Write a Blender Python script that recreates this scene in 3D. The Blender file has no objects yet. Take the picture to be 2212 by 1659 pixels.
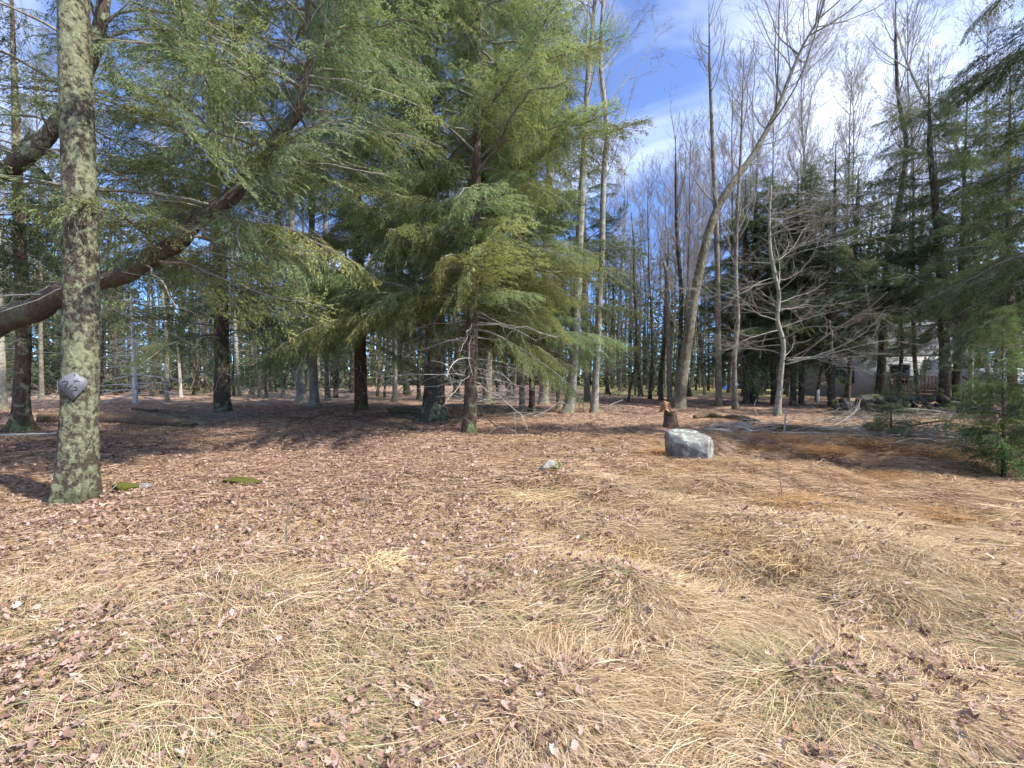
import bpy, math
import numpy as np
from mathutils import Vector

# ------------------------------------------------------------------ camera, world, sun, exposure
sc = bpy.context.scene
COL = sc.collection
CAM_H = 1.6
LENS = 15.0
FPX = 2212.0 * LENS / 36.0            # focal length in units of a 2212 x 1659 view of the frame
HORIZON = 807.0
PITCH = math.atan((829.5 - HORIZON) / FPX)
cam_d = bpy.data.cameras.new('camera')
cam = bpy.data.objects.new('camera', cam_d)
COL.objects.link(cam)
cam.location = (0, 0, CAM_H)
cam.rotation_euler = (math.radians(90) - PITCH, 0, 0)
cam_d.sensor_width = 36
cam_d.lens = LENS
cam_d.clip_start = 0.05
cam_d.clip_end = 2000
sc.camera = cam

SUN_EL = 47.0
SUN_AZ = 113.0                        # clockwise from straight ahead (+Y): to the right, a little behind
sa, se = math.radians(SUN_AZ), math.radians(SUN_EL)
SUN_DIR = Vector((math.sin(sa) * math.cos(se), math.cos(sa) * math.cos(se), math.sin(se)))
world = bpy.data.worlds.new('World')
sc.world = world
world.use_nodes = True
nt = world.node_tree
nt.nodes.clear()
wo = nt.nodes.new('ShaderNodeOutputWorld')
bg = nt.nodes.new('ShaderNodeBackground')
bg.inputs['Strength'].default_value = 0.125
sky = nt.nodes.new('ShaderNodeTexSky')
sky.sky_type = 'NISHITA'
sky.sun_disc = False
sky.sun_elevation = se
sky.sun_rotation = sa
sky.altitude = 2500
sky.air_density = 0.85
sky.dust_density = 0.1
sky.ozone_density = 4.0
tc = nt.nodes.new('ShaderNodeTexCoord')
mp = nt.nodes.new('ShaderNodeMapping')
mp.inputs['Scale'].default_value = (1.0, 1.0, 1.7)
mp.inputs['Location'].default_value = (1.9, 0.4, 0.3)
mp.inputs['Rotation'].default_value = (0.0, 0.25, 0.3)
n1 = nt.nodes.new('ShaderNodeTexNoise')
n1.inputs['Scale'].default_value = 1.5
n1.inputs['Detail'].default_value = 5
n1.inputs['Roughness'].default_value = 0.56
n1.inputs['Distortion'].default_value = 0.6
cr = nt.nodes.new('ShaderNodeValToRGB')
cr.color_ramp.elements[0].position = 0.44
cr.color_ramp.elements[0].color = (0.05, 0.05, 0.05, 1)
cr.color_ramp.elements[1].position = 0.82
cr.color_ramp.elements[1].color = (0.95, 0.95, 0.95, 1)
mx = nt.nodes.new('ShaderNodeMixRGB')
mx.inputs['Color2'].default_value = (11, 11.4, 12, 1)
nt.links.new(tc.outputs['Generated'], mp.inputs['Vector'])
nt.links.new(mp.outputs['Vector'], n1.inputs['Vector'])
nt.links.new(n1.outputs['Fac'], cr.inputs['Fac'])
nt.links.new(cr.outputs['Color'], mx.inputs['Fac'])
tn = nt.nodes.new('ShaderNodeMixRGB'); tn.blend_type = 'MULTIPLY'; tn.inputs['Fac'].default_value = 1.0
tn.inputs['Color2'].default_value = (0.70, 1.02, 1.42, 1)
nt.links.new(sky.outputs['Color'], tn.inputs['Color1'])
nt.links.new(tn.outputs['Color'], mx.inputs['Color1'])
nt.links.new(mx.outputs['Color'], bg.inputs['Color'])
nt.links.new(bg.outputs['Background'], wo.inputs['Surface'])

sun_d = bpy.data.lights.new('sun', 'SUN')
sun_d.energy = 5.0
sun_d.angle = math.radians(0.6)
sun_d.color = (1.0, 0.95, 0.87)
sun = bpy.data.objects.new('sun', sun_d)
COL.objects.link(sun)
sun.location = (30, -10, 30)
sun.rotation_euler = (-SUN_DIR).to_track_quat('-Z', 'Y').to_euler()

vs = sc.view_settings
vs.view_transform = 'Standard'
vs.look = 'None'
vs.exposure = 1.0
vs.gamma = 1.0
vs.use_curve_mapping = False
cy = sc.cycles
cy.max_bounces = 3
cy.diffuse_bounces = 2
cy.use_adaptive_sampling = True
cy.adaptive_threshold = 0.03
cy.adaptive_min_samples = 24
cy.glossy_bounces = 2
cy.transmission_bounces = 4
cy.use_denoising = True
cy.sample_clamp_indirect = 6.0

# ------------------------------------------------------------------ numpy helpers
def _hash(ix, iy, iz=0, seed=0):
    h = (ix * 374761393 + iy * 668265263 + iz * 2147483647 + seed * 974634797) & 0xFFFFFFFF
    h = ((h ^ (h >> 13)) * 1274126177) & 0xFFFFFFFF
    h = ((h ^ (h >> 16)) * 2246822519) & 0xFFFFFFFF
    return (h & 0xFFFFFF) / float(0xFFFFFF)

def vnoise2(x, y, seed=0):
    x = np.asarray(x, float); y = np.asarray(y, float)
    xi = np.floor(x).astype(np.int64); yi = np.floor(y).astype(np.int64)
    fx = x - xi; fy = y - yi
    fx = fx * fx * (3 - 2 * fx); fy = fy * fy * (3 - 2 * fy)
    a = _hash(xi, yi, 0, seed); b = _hash(xi + 1, yi, 0, seed)
    c = _hash(xi, yi + 1, 0, seed); d = _hash(xi + 1, yi + 1, 0, seed)
    return (a * (1 - fx) + b * fx) * (1 - fy) + (c * (1 - fx) + d * fx) * fy

def vnoise3(p, seed=0):
    i = np.floor(p).astype(np.int64); f = p - i
    f = f * f * (3 - 2 * f)
    r = 0
    for dx in (0, 1):
        for dy in (0, 1):
            for dz in (0, 1):
                w = (f[..., 0] if dx else 1 - f[..., 0]) * (f[..., 1] if dy else 1 - f[..., 1]) * (f[..., 2] if dz else 1 - f[..., 2])
                r = r + w * _hash(i[..., 0] + dx, i[..., 1] + dy, i[..., 2] + dz, seed)
    return r

def nrm(v):
    return v / np.maximum(np.linalg.norm(v, axis=-1, keepdims=True), 1e-9)

def lumps(x, y):
    # tussock mounds of matted grass
    w = np.clip((x + 1.2) / 2.0, 0.22, 1) * np.clip((y - 1.0) / 2.2, 0.35, 1) * np.clip((14 - y) / 4, 0.12, 1)
    a = vnoise2(x * 1.55 + 0.4 * np.sin(y * 1.7), y * 1.9, 3); b = vnoise2(x * 3.3 + 9, y * 3.6, 9)
    return w * (0.26 * (a - 0.5) + 0.09 * (b - 0.5))

def terrain(x, y):
    x = np.asarray(x, float); y = np.asarray(y, float)
    near = np.clip((y + 3) / 8, 0.15, 1) 
    z = 0.26 * (vnoise2(x * 0.16 + 3, y * 0.16, 1) - 0.5) * near
    z = z + 0.17 * (vnoise2(x * 0.62, y * 0.62, 2) - 0.5) * near
    z = z + lumps(x, y)
    z = z + 0.03 * (vnoise2(x * 5.1, y * 5.1, 4) - 0.5)
    # a low rise under the far lawn and mounds by the stone wall
    z = z + 0.35 * np.exp(-(((x - 14) / 9) ** 2 + ((y - 36) / 6) ** 2))
    z = z + 0.28 * np.exp(-(((x - 10.6) / 1.3) ** 2 + ((y - 11.2) / 0.9) ** 2))
    z = z + 0.16 * np.exp(-(((x - 7.0) / 1.6) ** 2 + ((y - 11.0) / 1.0) ** 2))
    return z

def at(u, v, Y):
    cx = (u - 1106.0) / FPX; cz = -(v - 829.5) / FPX
    wy = math.cos(PITCH) + math.sin(PITCH) * cz
    wz = -math.sin(PITCH) + math.cos(PITCH) * cz
    k = Y / wy
    return np.array((cx * k, Y, CAM_H + wz * k))

def gp(u, v):
    Y = 1475.0 / max(v - HORIZON, 8)
    for _ in range(12):
        p = at(u, v, Y)
        h = float(terrain(p[0], p[1]))
        drop = CAM_H - p[2]
        Y = 0.5 * Y + 0.5 * Y * (CAM_H - h) / max(drop, 1e-3)
    p = at(u, v, Y)
    p[2] = float(terrain(p[0], p[1]))
    return p

def cosoff(u):
    return 1.0 / math.sqrt(1 + ((u - 1106.0) / FPX) ** 2)

def spline(pts, n):
    pts = np.asarray(pts, float)
    m = len(pts)
    if m == 2:
        t = np.linspace(0, 1, n)[:, None]
        return pts[0] * (1 - t) + pts[1] * t
    ext = np.vstack([2 * pts[0] - pts[1], pts, 2 * pts[-1] - pts[-2]])
    s = np.linspace(0, m - 1 - 1e-6, n)
    i = s.astype(int); f = (s - i)[:, None]
    p0, p1, p2, p3 = ext[i], ext[i + 1], ext[i + 2], ext[i + 3]
    return 0.5 * (2 * p1 + (p2 - p0) * f + (2 * p0 - 5 * p1 + 4 * p2 - p3) * f ** 2 + (3 * p1 - p0 - 3 * p2 + p3) * f ** 3)

class Geo:
    def __init__(s):
        s.v = []; s.q = []; s.t = []; s.c = []; s.n = 0
    def add(s, v, q=None, t=None, c=None):
        v = np.asarray(v, float).reshape(-1, 3)
        if q is not None and len(q): s.q.append(np.asarray(q, np.int64).reshape(-1, 4) + s.n)
        if t is not None and len(t): s.t.append(np.asarray(t, np.int64).reshape(-1, 3) + s.n)
        s.v.append(v)
        if c is not None: s.c.append(np.asarray(c, np.float32).reshape(-1, 3))
        s.n += len(v)
        return s
    def box(s, c, size, rz=0.0, rx=0.0, ry=0.0):
        c = np.asarray(c, float); h = np.asarray(size, float) / 2
        v = np.array([(x, y, z) for x in (-1, 1) for y in (-1, 1) for z in (-1, 1)], float) * h
        v = rot(v, rz, rx, ry) + c
        return s.add(v, [(0, 1, 3, 2), (4, 6, 7, 5), (0, 4, 5, 1), (2, 3, 7, 6), (0, 2, 6, 4), (1, 5, 7, 3)])
    def mesh(s, name, smooth=False, origin=(0, 0, 0)):
        v = (np.vstack(s.v) - np.asarray(origin, float)).astype(np.float32)
        q = np.vstack(s.q) if s.q else np.zeros((0, 4), np.int64)
        t = np.vstack(s.t) if s.t else np.zeros((0, 3), np.int64)
        me = bpy.data.meshes.new(name)
        me.vertices.add(len(v)); me.vertices.foreach_set('co', v.ravel())
        loops = np.concatenate([q.ravel(), t.ravel()]).astype(np.int32)
        me.loops.add(len(loops)); me.loops.foreach_set('vertex_index', loops)
        tot = np.concatenate([np.full(len(q), 4), np.full(len(t), 3)]).astype(np.int32)
        start = np.concatenate([[0], np.cumsum(tot)[:-1]]).astype(np.int32)
        me.polygons.add(len(tot))
        me.polygons.foreach_set('loop_start', start)
        me.polygons.foreach_set('loop_total', tot)
        if smooth: me.polygons.foreach_set('use_smooth', np.ones(len(tot), bool))
        if s.c:
            c = np.vstack(s.c)
            a = me.color_attributes.new('col', 'FLOAT_COLOR', 'POINT')
            a.data.foreach_set('color', np.hstack([c, np.ones((len(c), 1), np.float32)]).astype(np.float32).ravel())
        me.update(calc_edges=True)
        return me

def rot(v, rz=0.0, rx=0.0, ry=0.0):
    v = np.asarray(v, float)
    if rx:
        c, s_ = math.cos(rx), math.sin(rx)
        v = np.stack([v[..., 0], v[..., 1] * c - v[..., 2] * s_, v[..., 1] * s_ + v[..., 2] * c], -1)
    if ry:
        c, s_ = math.cos(ry), math.sin(ry)
        v = np.stack([v[..., 0] * c + v[..., 2] * s_, v[..., 1], -v[..., 0] * s_ + v[..., 2] * c], -1)
    if rz:
        c, s_ = math.cos(rz), math.sin(rz)
        v = np.stack([v[..., 0] * c - v[..., 1] * s_, v[..., 0] * s_ + v[..., 1] * c, v[..., 2]], -1)
    return v

def tubes(P, R, sides=6, rough=0.0, rfreq=6.0, cap=False, seed=0, flute=0.0):
    """P (M,n,3), R (M,n) -> verts, quads"""
    P = np.asarray(P, float); R = np.asarray(R, float)
    if P.ndim == 2: P = P[None]; R = R[None]
    M, n, _ = P.shape
    T = nrm(np.gradient(P, axis=1))
    D = nrm(P[:, -1] - P[:, 0])
    ref = np.where(np.abs(D[:, 2:3]) < 0.75, np.array([[0., 0., 1.]]), np.array([[0.35, 0.93, 0.1]]))[:, None, :]
    N1 = nrm(np.cross(T, np.broadcast_to(ref, T.shape)))
    N2 = np.cross(T, N1)
    a = np.linspace(0, 2 * math.pi, sides, endpoint=False)
    rad = R[:, :, None, None]
    dirv = N1[:, :, None, :] * np.cos(a)[None, None, :, None] + N2[:, :, None, :] * np.sin(a)[None, None, :, None]
    if rough:
        base = P[:, :, None, :] + rad * dirv
        d = vnoise3(base * rfreq, seed) * 0.5 + vnoise3(base * rfreq * 2.3 + 7, seed + 1) * 0.32 + vnoise3(base * rfreq * 5.1 + 3, seed + 2) * 0.18
        rad = rad * (1 + rough * 2 * (d[..., None] - 0.5))
    V = P[:, :, None, :] + rad * dirv
    idx = np.arange(M * n * sides).reshape(M, n, sides)
    i0 = idx[:, :-1, :]; i1 = idx[:, 1:, :]
    q = np.stack([i0, np.roll(i0, -1, 2), np.roll(i1, -1, 2), i1], -1).reshape(-1, 4)
    V = V.reshape(-1, 3)
    t = None
    if cap:
        nv = len(V); extra = []; t = []
        for m in range(M):
            extra += [P[m, 0], P[m, -1]]
            for k in range(sides):
                t.append((nv + 2 * m, idx[m, 0, (k + 1) % sides], idx[m, 0, k]))
                t.append((nv + 2 * m + 1, idx[m, -1, k], idx[m, -1, (k + 1) % sides]))
        V = np.vstack([V, extra]); t = np.array(t)
    return V, q, t

def interp_poly(P, t):
    """P (S,n,3), t (S,) -> pos, tangent"""
    n = P.shape[1]
    s = np.clip(t, 0, 1 - 1e-6) * (n - 1)
    i = s.astype(int); f = (s - i)[:, None]
    ar = np.arange(len(P))
    a, b = P[ar, i], P[ar, i + 1]
    return a * (1 - f) + b * f, nrm(b - a)

# ------------------------------------------------------------------ objects
def tag(o, label=None, cat=None, group=None, kind=None):
    if label: o['label'] = label
    if cat: o['category'] = cat
    if group: o['group'] = group
    if kind: o['kind'] = kind
    return o

def empty(name, loc):
    o = bpy.data.objects.new(name, None)
    o.empty_display_size = 0.2
    COL.objects.link(o)
    o.location = tuple(loc)
    return o

def place(name, me, mat, parent=None, loc=None):
    if mat is not None and len(me.materials) == 0: me.materials.append(mat)
    o = bpy.data.objects.new(name, me)
    COL.objects.link(o)
    if parent is not None: o.parent = parent
    if loc is not None: o.location = tuple(loc)
    return o

def part(name, geo, mat, parent, smooth=False, kind=None):
    o = place(name, geo.mesh(name, smooth, origin=parent.location if parent.parent is None else (parent.parent.location)), mat, parent)
    if kind: o['kind'] = kind
    return o

def copy_tree(o, parent=None):
    c = o.copy(); COL.objects.link(c)
    if parent is not None: c.parent = parent
    for ch in o.children: copy_tree(ch, c)
    return c

# ------------------------------------------------------------------ materials
class NT:
    def __init__(s, name):
        s.m = bpy.data.materials.new(name); s.m.use_nodes = True
        s.t = s.m.node_tree; s.t.nodes.clear()
        s.out = s.t.nodes.new('ShaderNodeOutputMaterial')
    def n(s, kind, **kw):
        nd = s.t.nodes.new(kind)
        for k, v in kw.items():
            if k in nd.inputs: nd.inputs[k].default_value = v
            else: setattr(nd, k, v)
        return nd
    def l(s, a, b): s.t.links.new(a, b)
    def coords(s, scale=(1, 1, 1), world=False):
        mpn = s.n('ShaderNodeMapping'); mpn.inputs['Scale'].default_value = scale
        if world: s.l(s.n('ShaderNodeNewGeometry').outputs['Position'], mpn.inputs['Vector'])
        else: s.l(s.n('ShaderNodeTexCoord').outputs['Object'], mpn.inputs['Vector'])
        return mpn.outputs['Vector']
    def noise(s, vec, scale, detail=4, rough=0.55, dist=0.0):
        nd = s.n('ShaderNodeTexNoise', Scale=scale, Detail=detail, Roughness=rough, Distortion=dist)
        s.l(vec, nd.inputs['Vector']); return nd.outputs['Fac']
    def ramp(s, fac, stops):
        nd = s.n('ShaderNodeValToRGB'); e = nd.color_ramp.elements
        while len(e) < len(stops): e.new(0.5)
        for i, (p, c) in enumerate(stops):
            e[i].position = p; e[i].color = (c[0], c[1], c[2], 1) if not isinstance(c, (int, float)) else (c, c, c, 1)
        s.l(fac, nd.inputs['Fac']); return nd.outputs['Color']
    def mix(s, fac, a, b, mode='MIX'):
        nd = s.n('ShaderNodeMixRGB', blend_type=mode)
        for k, v in (('Fac', fac), ('Color1', a), ('Color2', b)):
            if isinstance(v, (int, float)): nd.inputs[k].default_value = v
            elif isinstance(v, tuple): nd.inputs[k].default_value = (v[0], v[1], v[2], 1)
            else: s.l(v, nd.inputs[k])
        return nd.outputs['Color']
    def bsdf(s, color, rough=0.85, bump=None, bstr=0.5, bdist=0.02, spec=0.2):
        b = s.n('ShaderNodeBsdfPrincipled', Roughness=rough)
        b.inputs['Specular IOR Level'].default_value = spec
        if isinstance(color, tuple): b.inputs['Base Color'].default_value = (color[0], color[1], color[2], 1)
        else: s.l(color, b.inputs['Base Color'])
        if bump is not None:
            bn = s.n('ShaderNodeBump', Strength=bstr, Distance=bdist)
            s.l(bump, bn.inputs['Height']); s.l(bn.outputs['Normal'], b.inputs['Normal'])
        s.l(b.outputs['BSDF'], s.out.inputs['Surface'])
        return s.m

def bark_mat(name, dark, mid, lichen, amount, lscale=7.0, moss=None, vstretch=0.25):
    m = NT(name)
    v = m.coords((1, 1, vstretch)); v1 = m.coords((1, 1, 0.75))
    ridge = m.noise(v, 26, 5, 0.65, 0.4)
    fine = m.noise(v1, 60, 4, 0.6)
    base = m.ramp(ridge, [(0.32, dark), (0.62, mid)])
    base = m.mix(m.ramp(fine, [(0.35, 0.0), (0.75, 0.6)]), base, tuple(min(1, c * 1.5) for c in mid))
    patch = m.noise(v1, lscale, 5, 0.62, 0.3)
    big = m.noise(v1, lscale * 0.23, 2, 0.5)
    pm = m.mix(0.30, patch, big)
    mask = m.ramp(pm, [(0.535 - amount * 0.22, 0.0), (0.575 - amount * 0.22, 0.55), (0.66 - amount * 0.22, 0.95)])
    lc = m.mix(m.ramp(m.noise(v1, 30, 3), [(0.3, 0.0), (0.7, 1.0)]), lichen, tuple(c * 0.62 for c in lichen))
    colr = m.mix(mask, base, lc)
    if moss is not None:
        sp = m.n('ShaderNodeSeparateXYZ'); m.l(m.n('ShaderNodeTexCoord').outputs['Object'], sp.inputs['Vector'])
        ms = m.n('ShaderNodeMapRange'); ms.inputs['From Min'].default_value = 0.0; ms.inputs['From Max'].default_value = moss[1]
        ms.inputs['To Min'].default_value = 0.75; ms.inputs['To Max'].default_value = 0.0
        m.l(sp.outputs['Z'], ms.inputs['Value'])
        mn = m.ramp(m.noise(v1, 5, 3), [(0.4, 0.0), (0.6, 1.0)])
        mul = m.mix(1.0, mn, ms.outputs['Result'], 'MULTIPLY')
        colr = m.mix(mul, colr, moss[0])
    h = m.mix(0.35, ridge, patch)
    return m.bsdf(colr, 0.92, h, 1.0, 0.05, 0.10)

LICH = (0.33, 0.37, 0.23)
M = {}
M['bark_lichen'] = bark_mat('lichen_bark', (0.020, 0.017, 0.012), (0.075, 0.062, 0.046), (0.255, 0.272, 0.165), 0.33, 17.0, ((0.045, 0.052, 0.02), 0.35), 0.8)
M['bark_hemlock'] = bark_mat('hemlock_bark', (0.028, 0.020, 0.014), (0.10, 0.072, 0.052), LICH, 0.08, 6.0, ((0.06, 0.085, 0.025), 0.9))
M['bark_red'] = bark_mat('red_hemlock_bark', (0.030, 0.017, 0.011), (0.105, 0.060, 0.040), (0.13, 0.15, 0.06), 0.12, 5.0)
M['bark_leanhem'] = bark_mat('leaning_hemlock_bark', (0.020, 0.015, 0.011), (0.095, 0.072, 0.054), (0.12, 0.13, 0.085), 0.22, 7.0)
M['bark_grey'] = bark_mat('grey_maple_bark', (0.085, 0.075, 0.06), (0.235, 0.21, 0.175), (0.38, 0.39, 0.31), 0.35, 8.0, ((0.16, 0.16, 0.05), 0.5), 0.4)
M['bark_tan'] = bark_mat('brown_bare_bark', (0.055, 0.042, 0.030), (0.165, 0.132, 0.10), (0.30, 0.31, 0.23), 0.25, 8.0, ((0.14, 0.13, 0.03), 0.6), 0.4)
M['bark_dark'] = bark_mat('dark_bark', (0.022, 0.018, 0.014), (0.085, 0.068, 0.052), LICH, 0.02, 6.0, ((0.05, 0.06, 0.02), 0.5))
M['bark_leaning'] = bark_mat('leaning_maple_bark', (0.045, 0.036, 0.022), (0.14, 0.115, 0.078), (0.26, 0.26, 0.19), 0.30, 7.0, None, 0.5)
M['twig_grey'] = bark_mat('grey_twig', (0.15, 0.125, 0.11), (0.32, 0.275, 0.25), (0.4, 0.4, 0.33), 0.1)
M['twig_dead'] = bark_mat('bleached_dead_wood', (0.22, 0.19, 0.16), (0.46, 0.42, 0.37), (0.45, 0.45, 0.38), 0.1)
M['twig_brown'] = bark_mat('brown_twig', (0.07, 0.054, 0.042), (0.21, 0.175, 0.14), (0.3, 0.31, 0.24), 0.25)
M['bleached'] = bark_mat('bleached_wood_sunlit_tone', (0.36, 0.33, 0.30), (0.62, 0.58, 0.53), (0.6, 0.58, 0.52), 0.1)  # bleached dead wood, colour brightened to stand in for sun the hemlocks block
M['log'] = bark_mat('rotting_log', (0.028, 0.019, 0.013), (0.17, 0.115, 0.075), (0.09, 0.085, 0.04), 0.0, 5.0)
M['moss_log'] = bark_mat('mossy_log', (0.03, 0.022, 0.015), (0.14, 0.10, 0.065), (0.095, 0.10, 0.03), 0.22, 6.0)

def leaf_mat(name, transl=0.35, rough=0.6, tint=False, tc_=(1.25, 1.2, 0.7)):
    m = NT(name)
    a = m.n('ShaderNodeAttribute'); a.attribute_name = 'col'
    colr = a.outputs['Color']
    if tint: colr = m.mix(1.0, colr, m.n('ShaderNodeObjectInfo').outputs['Color'], 'MULTIPLY')
    d = m.n('ShaderNodeBsdfDiffuse')
    m.l(colr, d.inputs['Color'])
    t = m.n('ShaderNodeBsdfTranslucent')
    tcol = m.mix(1.0, colr, tc_, 'MULTIPLY')
    m.l(tcol, t.inputs['Color'])
    mxs = m.n('ShaderNodeMixShader'); mxs.inputs['Fac'].default_value = transl
    m.l(d.outputs['BSDF'], mxs.inputs[1]); m.l(t.outputs['BSDF'], mxs.inputs[2])
    m.l(mxs.outputs['Shader'], m.out.inputs['Surface'])
    return m.m
M['needle'] = leaf_mat('hemlock_needles', 0.42, 0.55, True, (1.15, 1.12, 0.85))
M['straw'] = leaf_mat('dry_straw', 0.2, 0.6, False, (1.05, 1.0, 0.85))
M['litter'] = leaf_mat('dead_leaf', 0.15, 0.55, False, (1.05, 1.0, 0.85))

def ground_mat():
    m = NT('forest_floor')
    w = m.coords(world=True)
    sp = m.n('ShaderNodeSeparateXYZ'); m.l(w, sp.inputs['Vector'])
    n_big = m.noise(w, 0.55, 4, 0.6, 0.4)
    n_mid = m.noise(w, 4.0, 5, 0.65, 0.3)
    n_fine = m.noise(w, 42, 4, 0.7)
    ws = m.coords((1.0, 3.2, 1.0), True)
    n_str = m.noise(ws, 22, 4, 0.7, 0.6)
    soil = m.ramp(n_fine, [(0.3, (0.035, 0.022, 0.015)), (0.7, (0.15, 0.09, 0.06))])
    needles = m.ramp(n_str, [(0.3, (0.20, 0.13, 0.095)), (0.55, (0.40, 0.275, 0.20)), (0.75, (0.54, 0.40, 0.30))])
    straw = m.ramp(n_str, [(0.3, (0.20, 0.13, 0.06)), (0.6, (0.42, 0.29, 0.14)), (0.8, (0.55, 0.41, 0.23))])
    c = m.mix(m.ramp(n_mid, [(0.38, 0.0), (0.58, 1.0)]), soil, needles)
    mr = m.n('ShaderNodeMapRange'); mr.inputs['From Min'].default_value = 8.0; mr.inputs['From Max'].default_value = 4.0
    m.l(sp.outputs['Y'], mr.inputs['Value'])
    sm = m.mix(1.0, m.ramp(n_big, [(0.3, 0.15), (0.6, 0.85)]), mr.outputs['Result'], 'MULTIPLY')
    c = m.mix(sm, c, straw)
    # short lawn beyond the wood on the right
    gx = m.n('ShaderNodeMapRange'); gx.inputs['From Min'].default_value = 27.5; gx.inputs['From Max'].default_value = 31.0
    m.l(sp.outputs['Y'], gx.inputs['Value'])
    gx2 = m.n('ShaderNodeMapRange'); gx2.inputs['From Min'].default_value = 4.0; gx2.inputs['From Max'].default_value = 9.0
    m.l(sp.outputs['X'], gx2.inputs['Value'])
    lawn = m.ramp(n_mid, [(0.3, (0.16, 0.17, 0.05)), (0.7, (0.40, 0.34, 0.16))])
    lm = m.mix(1.0, gx.outputs['Result'], gx2.outputs['Result'], 'MULTIPLY')
    c = m.mix(lm, c, lawn)
    return m.bsdf(c, 0.95, m.mix(0.5, n_fine, n_str), 0.9, 0.03, 0.1)
M['ground'] = ground_mat()

def rock_mat(name, a, b, lich, amt, moss=0.0):
    m = NT(name)
    v = m.coords()
    n = m.noise(v, 5, 6, 0.6, 0.3); f = m.noise(v, 45, 4, 0.65)
    c = m.ramp(n, [(0.3, a), (0.65, b)])
    c = m.mix(m.ramp(f, [(0.4, 0.0), (0.8, 0.45)]), c, tuple(x * 0.55 for x in a))
    c = m.mix(m.ramp(m.noise(v, 9, 5, 0.7, 0.5), [(0.62 - amt * 0.2, 0.0), (0.66 - amt * 0.2, 0.85)]), c, lich)
    if moss:
        c = m.mix(m.ramp(m.noise(v, 4, 4, 0.6), [(0.6 - moss * 0.25, 0.0), (0.66 - moss * 0.25, 1.0)]), c, (0.075, 0.082, 0.018))
    return m.bsdf(c, 0.85, m.mix(0.5, n, f), 0.7, 0.04, 0.08)
M['boulder'] = rock_mat('grey_boulder_stone', (0.11, 0.105, 0.098), (0.27, 0.26, 0.24), (0.36, 0.40, 0.33), 0.45)
M['rock_moss'] = rock_mat('mossy_stone', (0.24, 0.23, 0.20), (0.48, 0.46, 0.40), (0.5, 0.52, 0.4), 0.4, 0.55)
M['rock_green'] = rock_mat('green_moss_stone', (0.15, 0.14, 0.11), (0.26, 0.24, 0.19), (0.3, 0.33, 0.2), 0.3, 1.3)
M['wall_stone'] = rock_mat('dark_wall_stone', (0.035, 0.032, 0.028), (0.10, 0.092, 0.08), (0.12, 0.13, 0.09), 0.1, 0.2)

def plain_mat(name, c, rough=0.7, var=0.25, scale=8, stretch=(1, 1, 1), metal=0.0):
    m = NT(name); v = m.coords(stretch)
    n = m.noise(v, scale, 5, 0.6)
    colr = m.ramp(n, [(0.3, tuple(x * (1 - var) for x in c)), (0.7, tuple(min(1, x * (1 + var * 0.6)) for x in c))])
    mat = m.bsdf(colr, rough, n, 0.2, 0.01, 0.3)
    for nd in m.t.nodes:
        if nd.type == 'BSDF_PRINCIPLED': nd.inputs['Metallic'].default_value = metal
    return mat
M['siding'] = plain_mat('grey_siding', (0.36, 0.37, 0.39), 0.7, 0.12, 3, (1, 1, 12))
M['roof'] = plain_mat('grey_shingles', (0.13, 0.13, 0.135), 0.85, 0.25, 9)
M['trim'] = plain_mat('white_trim', (0.75, 0.75, 0.73), 0.6, 0.06)
M['deckwood'] = plain_mat('stained_deck_wood', (0.14, 0.072, 0.042), 0.7, 0.25, 12)
M['glass'] = plain_mat('dark_window_glass', (0.03, 0.035, 0.045), 0.12, 0.1)
M['paleblue'] = plain_mat('pale_blue_panel', (0.55, 0.66, 0.78), 0.5, 0.08)
M['bluepl'] = plain_mat('blue_plastic', (0.05, 0.16, 0.50), 0.4, 0.1)
M['signmetal'] = plain_mat('weathered_sign_plate', (0.14, 0.142, 0.158), 0.5, 0.10, 14)
M['ink'] = plain_mat('black_marker', (0.03, 0.03, 0.04), 0.6, 0.2)
M['cutwood'] = plain_mat('splintered_wood', (0.34, 0.20, 0.11), 0.9, 0.35, 14, (1, 1, 0.2))

# ------------------------------------------------------------------ ground
rng = np.random.default_rng(7)
def build_ground():
    ys = np.concatenate([np.linspace(-60, -4, 12), -3 + 0.0 + np.cumsum(np.concatenate([np.full(55, 0.16), np.full(50, 0.22), np.geomspace(0.2, 1.2, 60), np.geomspace(1.3, 40, 34)]))])
    s = np.linspace(-1, 1, 201)
    sx = np.sign(s) * (0.62 * np.abs(s) + 0.38 * np.abs(s) ** 4)
    Y = np.repeat(ys[:, None], len(s), 1)
    X = sx[None, :] * (26 + 2.3 * np.maximum(ys, 0))[:, None]
    Z = terrain(X, Y)
    far = np.clip((np.hypot(X, Y) - 60) / 60, 0, 1)
    Z = Z * (1 - far) 
    idx = np.arange(Y.size).reshape(Y.shape)
    q = np.stack([idx[:-1, :-1], idx[:-1, 1:], idx[1:, 1:], idx[1:, :-1]], -1).reshape(-1, 4)
    g = Geo().add(np.stack([X, Y, Z], -1), q)
    o = place('ground', g.mesh('ground', True), M['ground'])
    return tag(o, kind='structure')
GROUND = build_ground()

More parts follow.
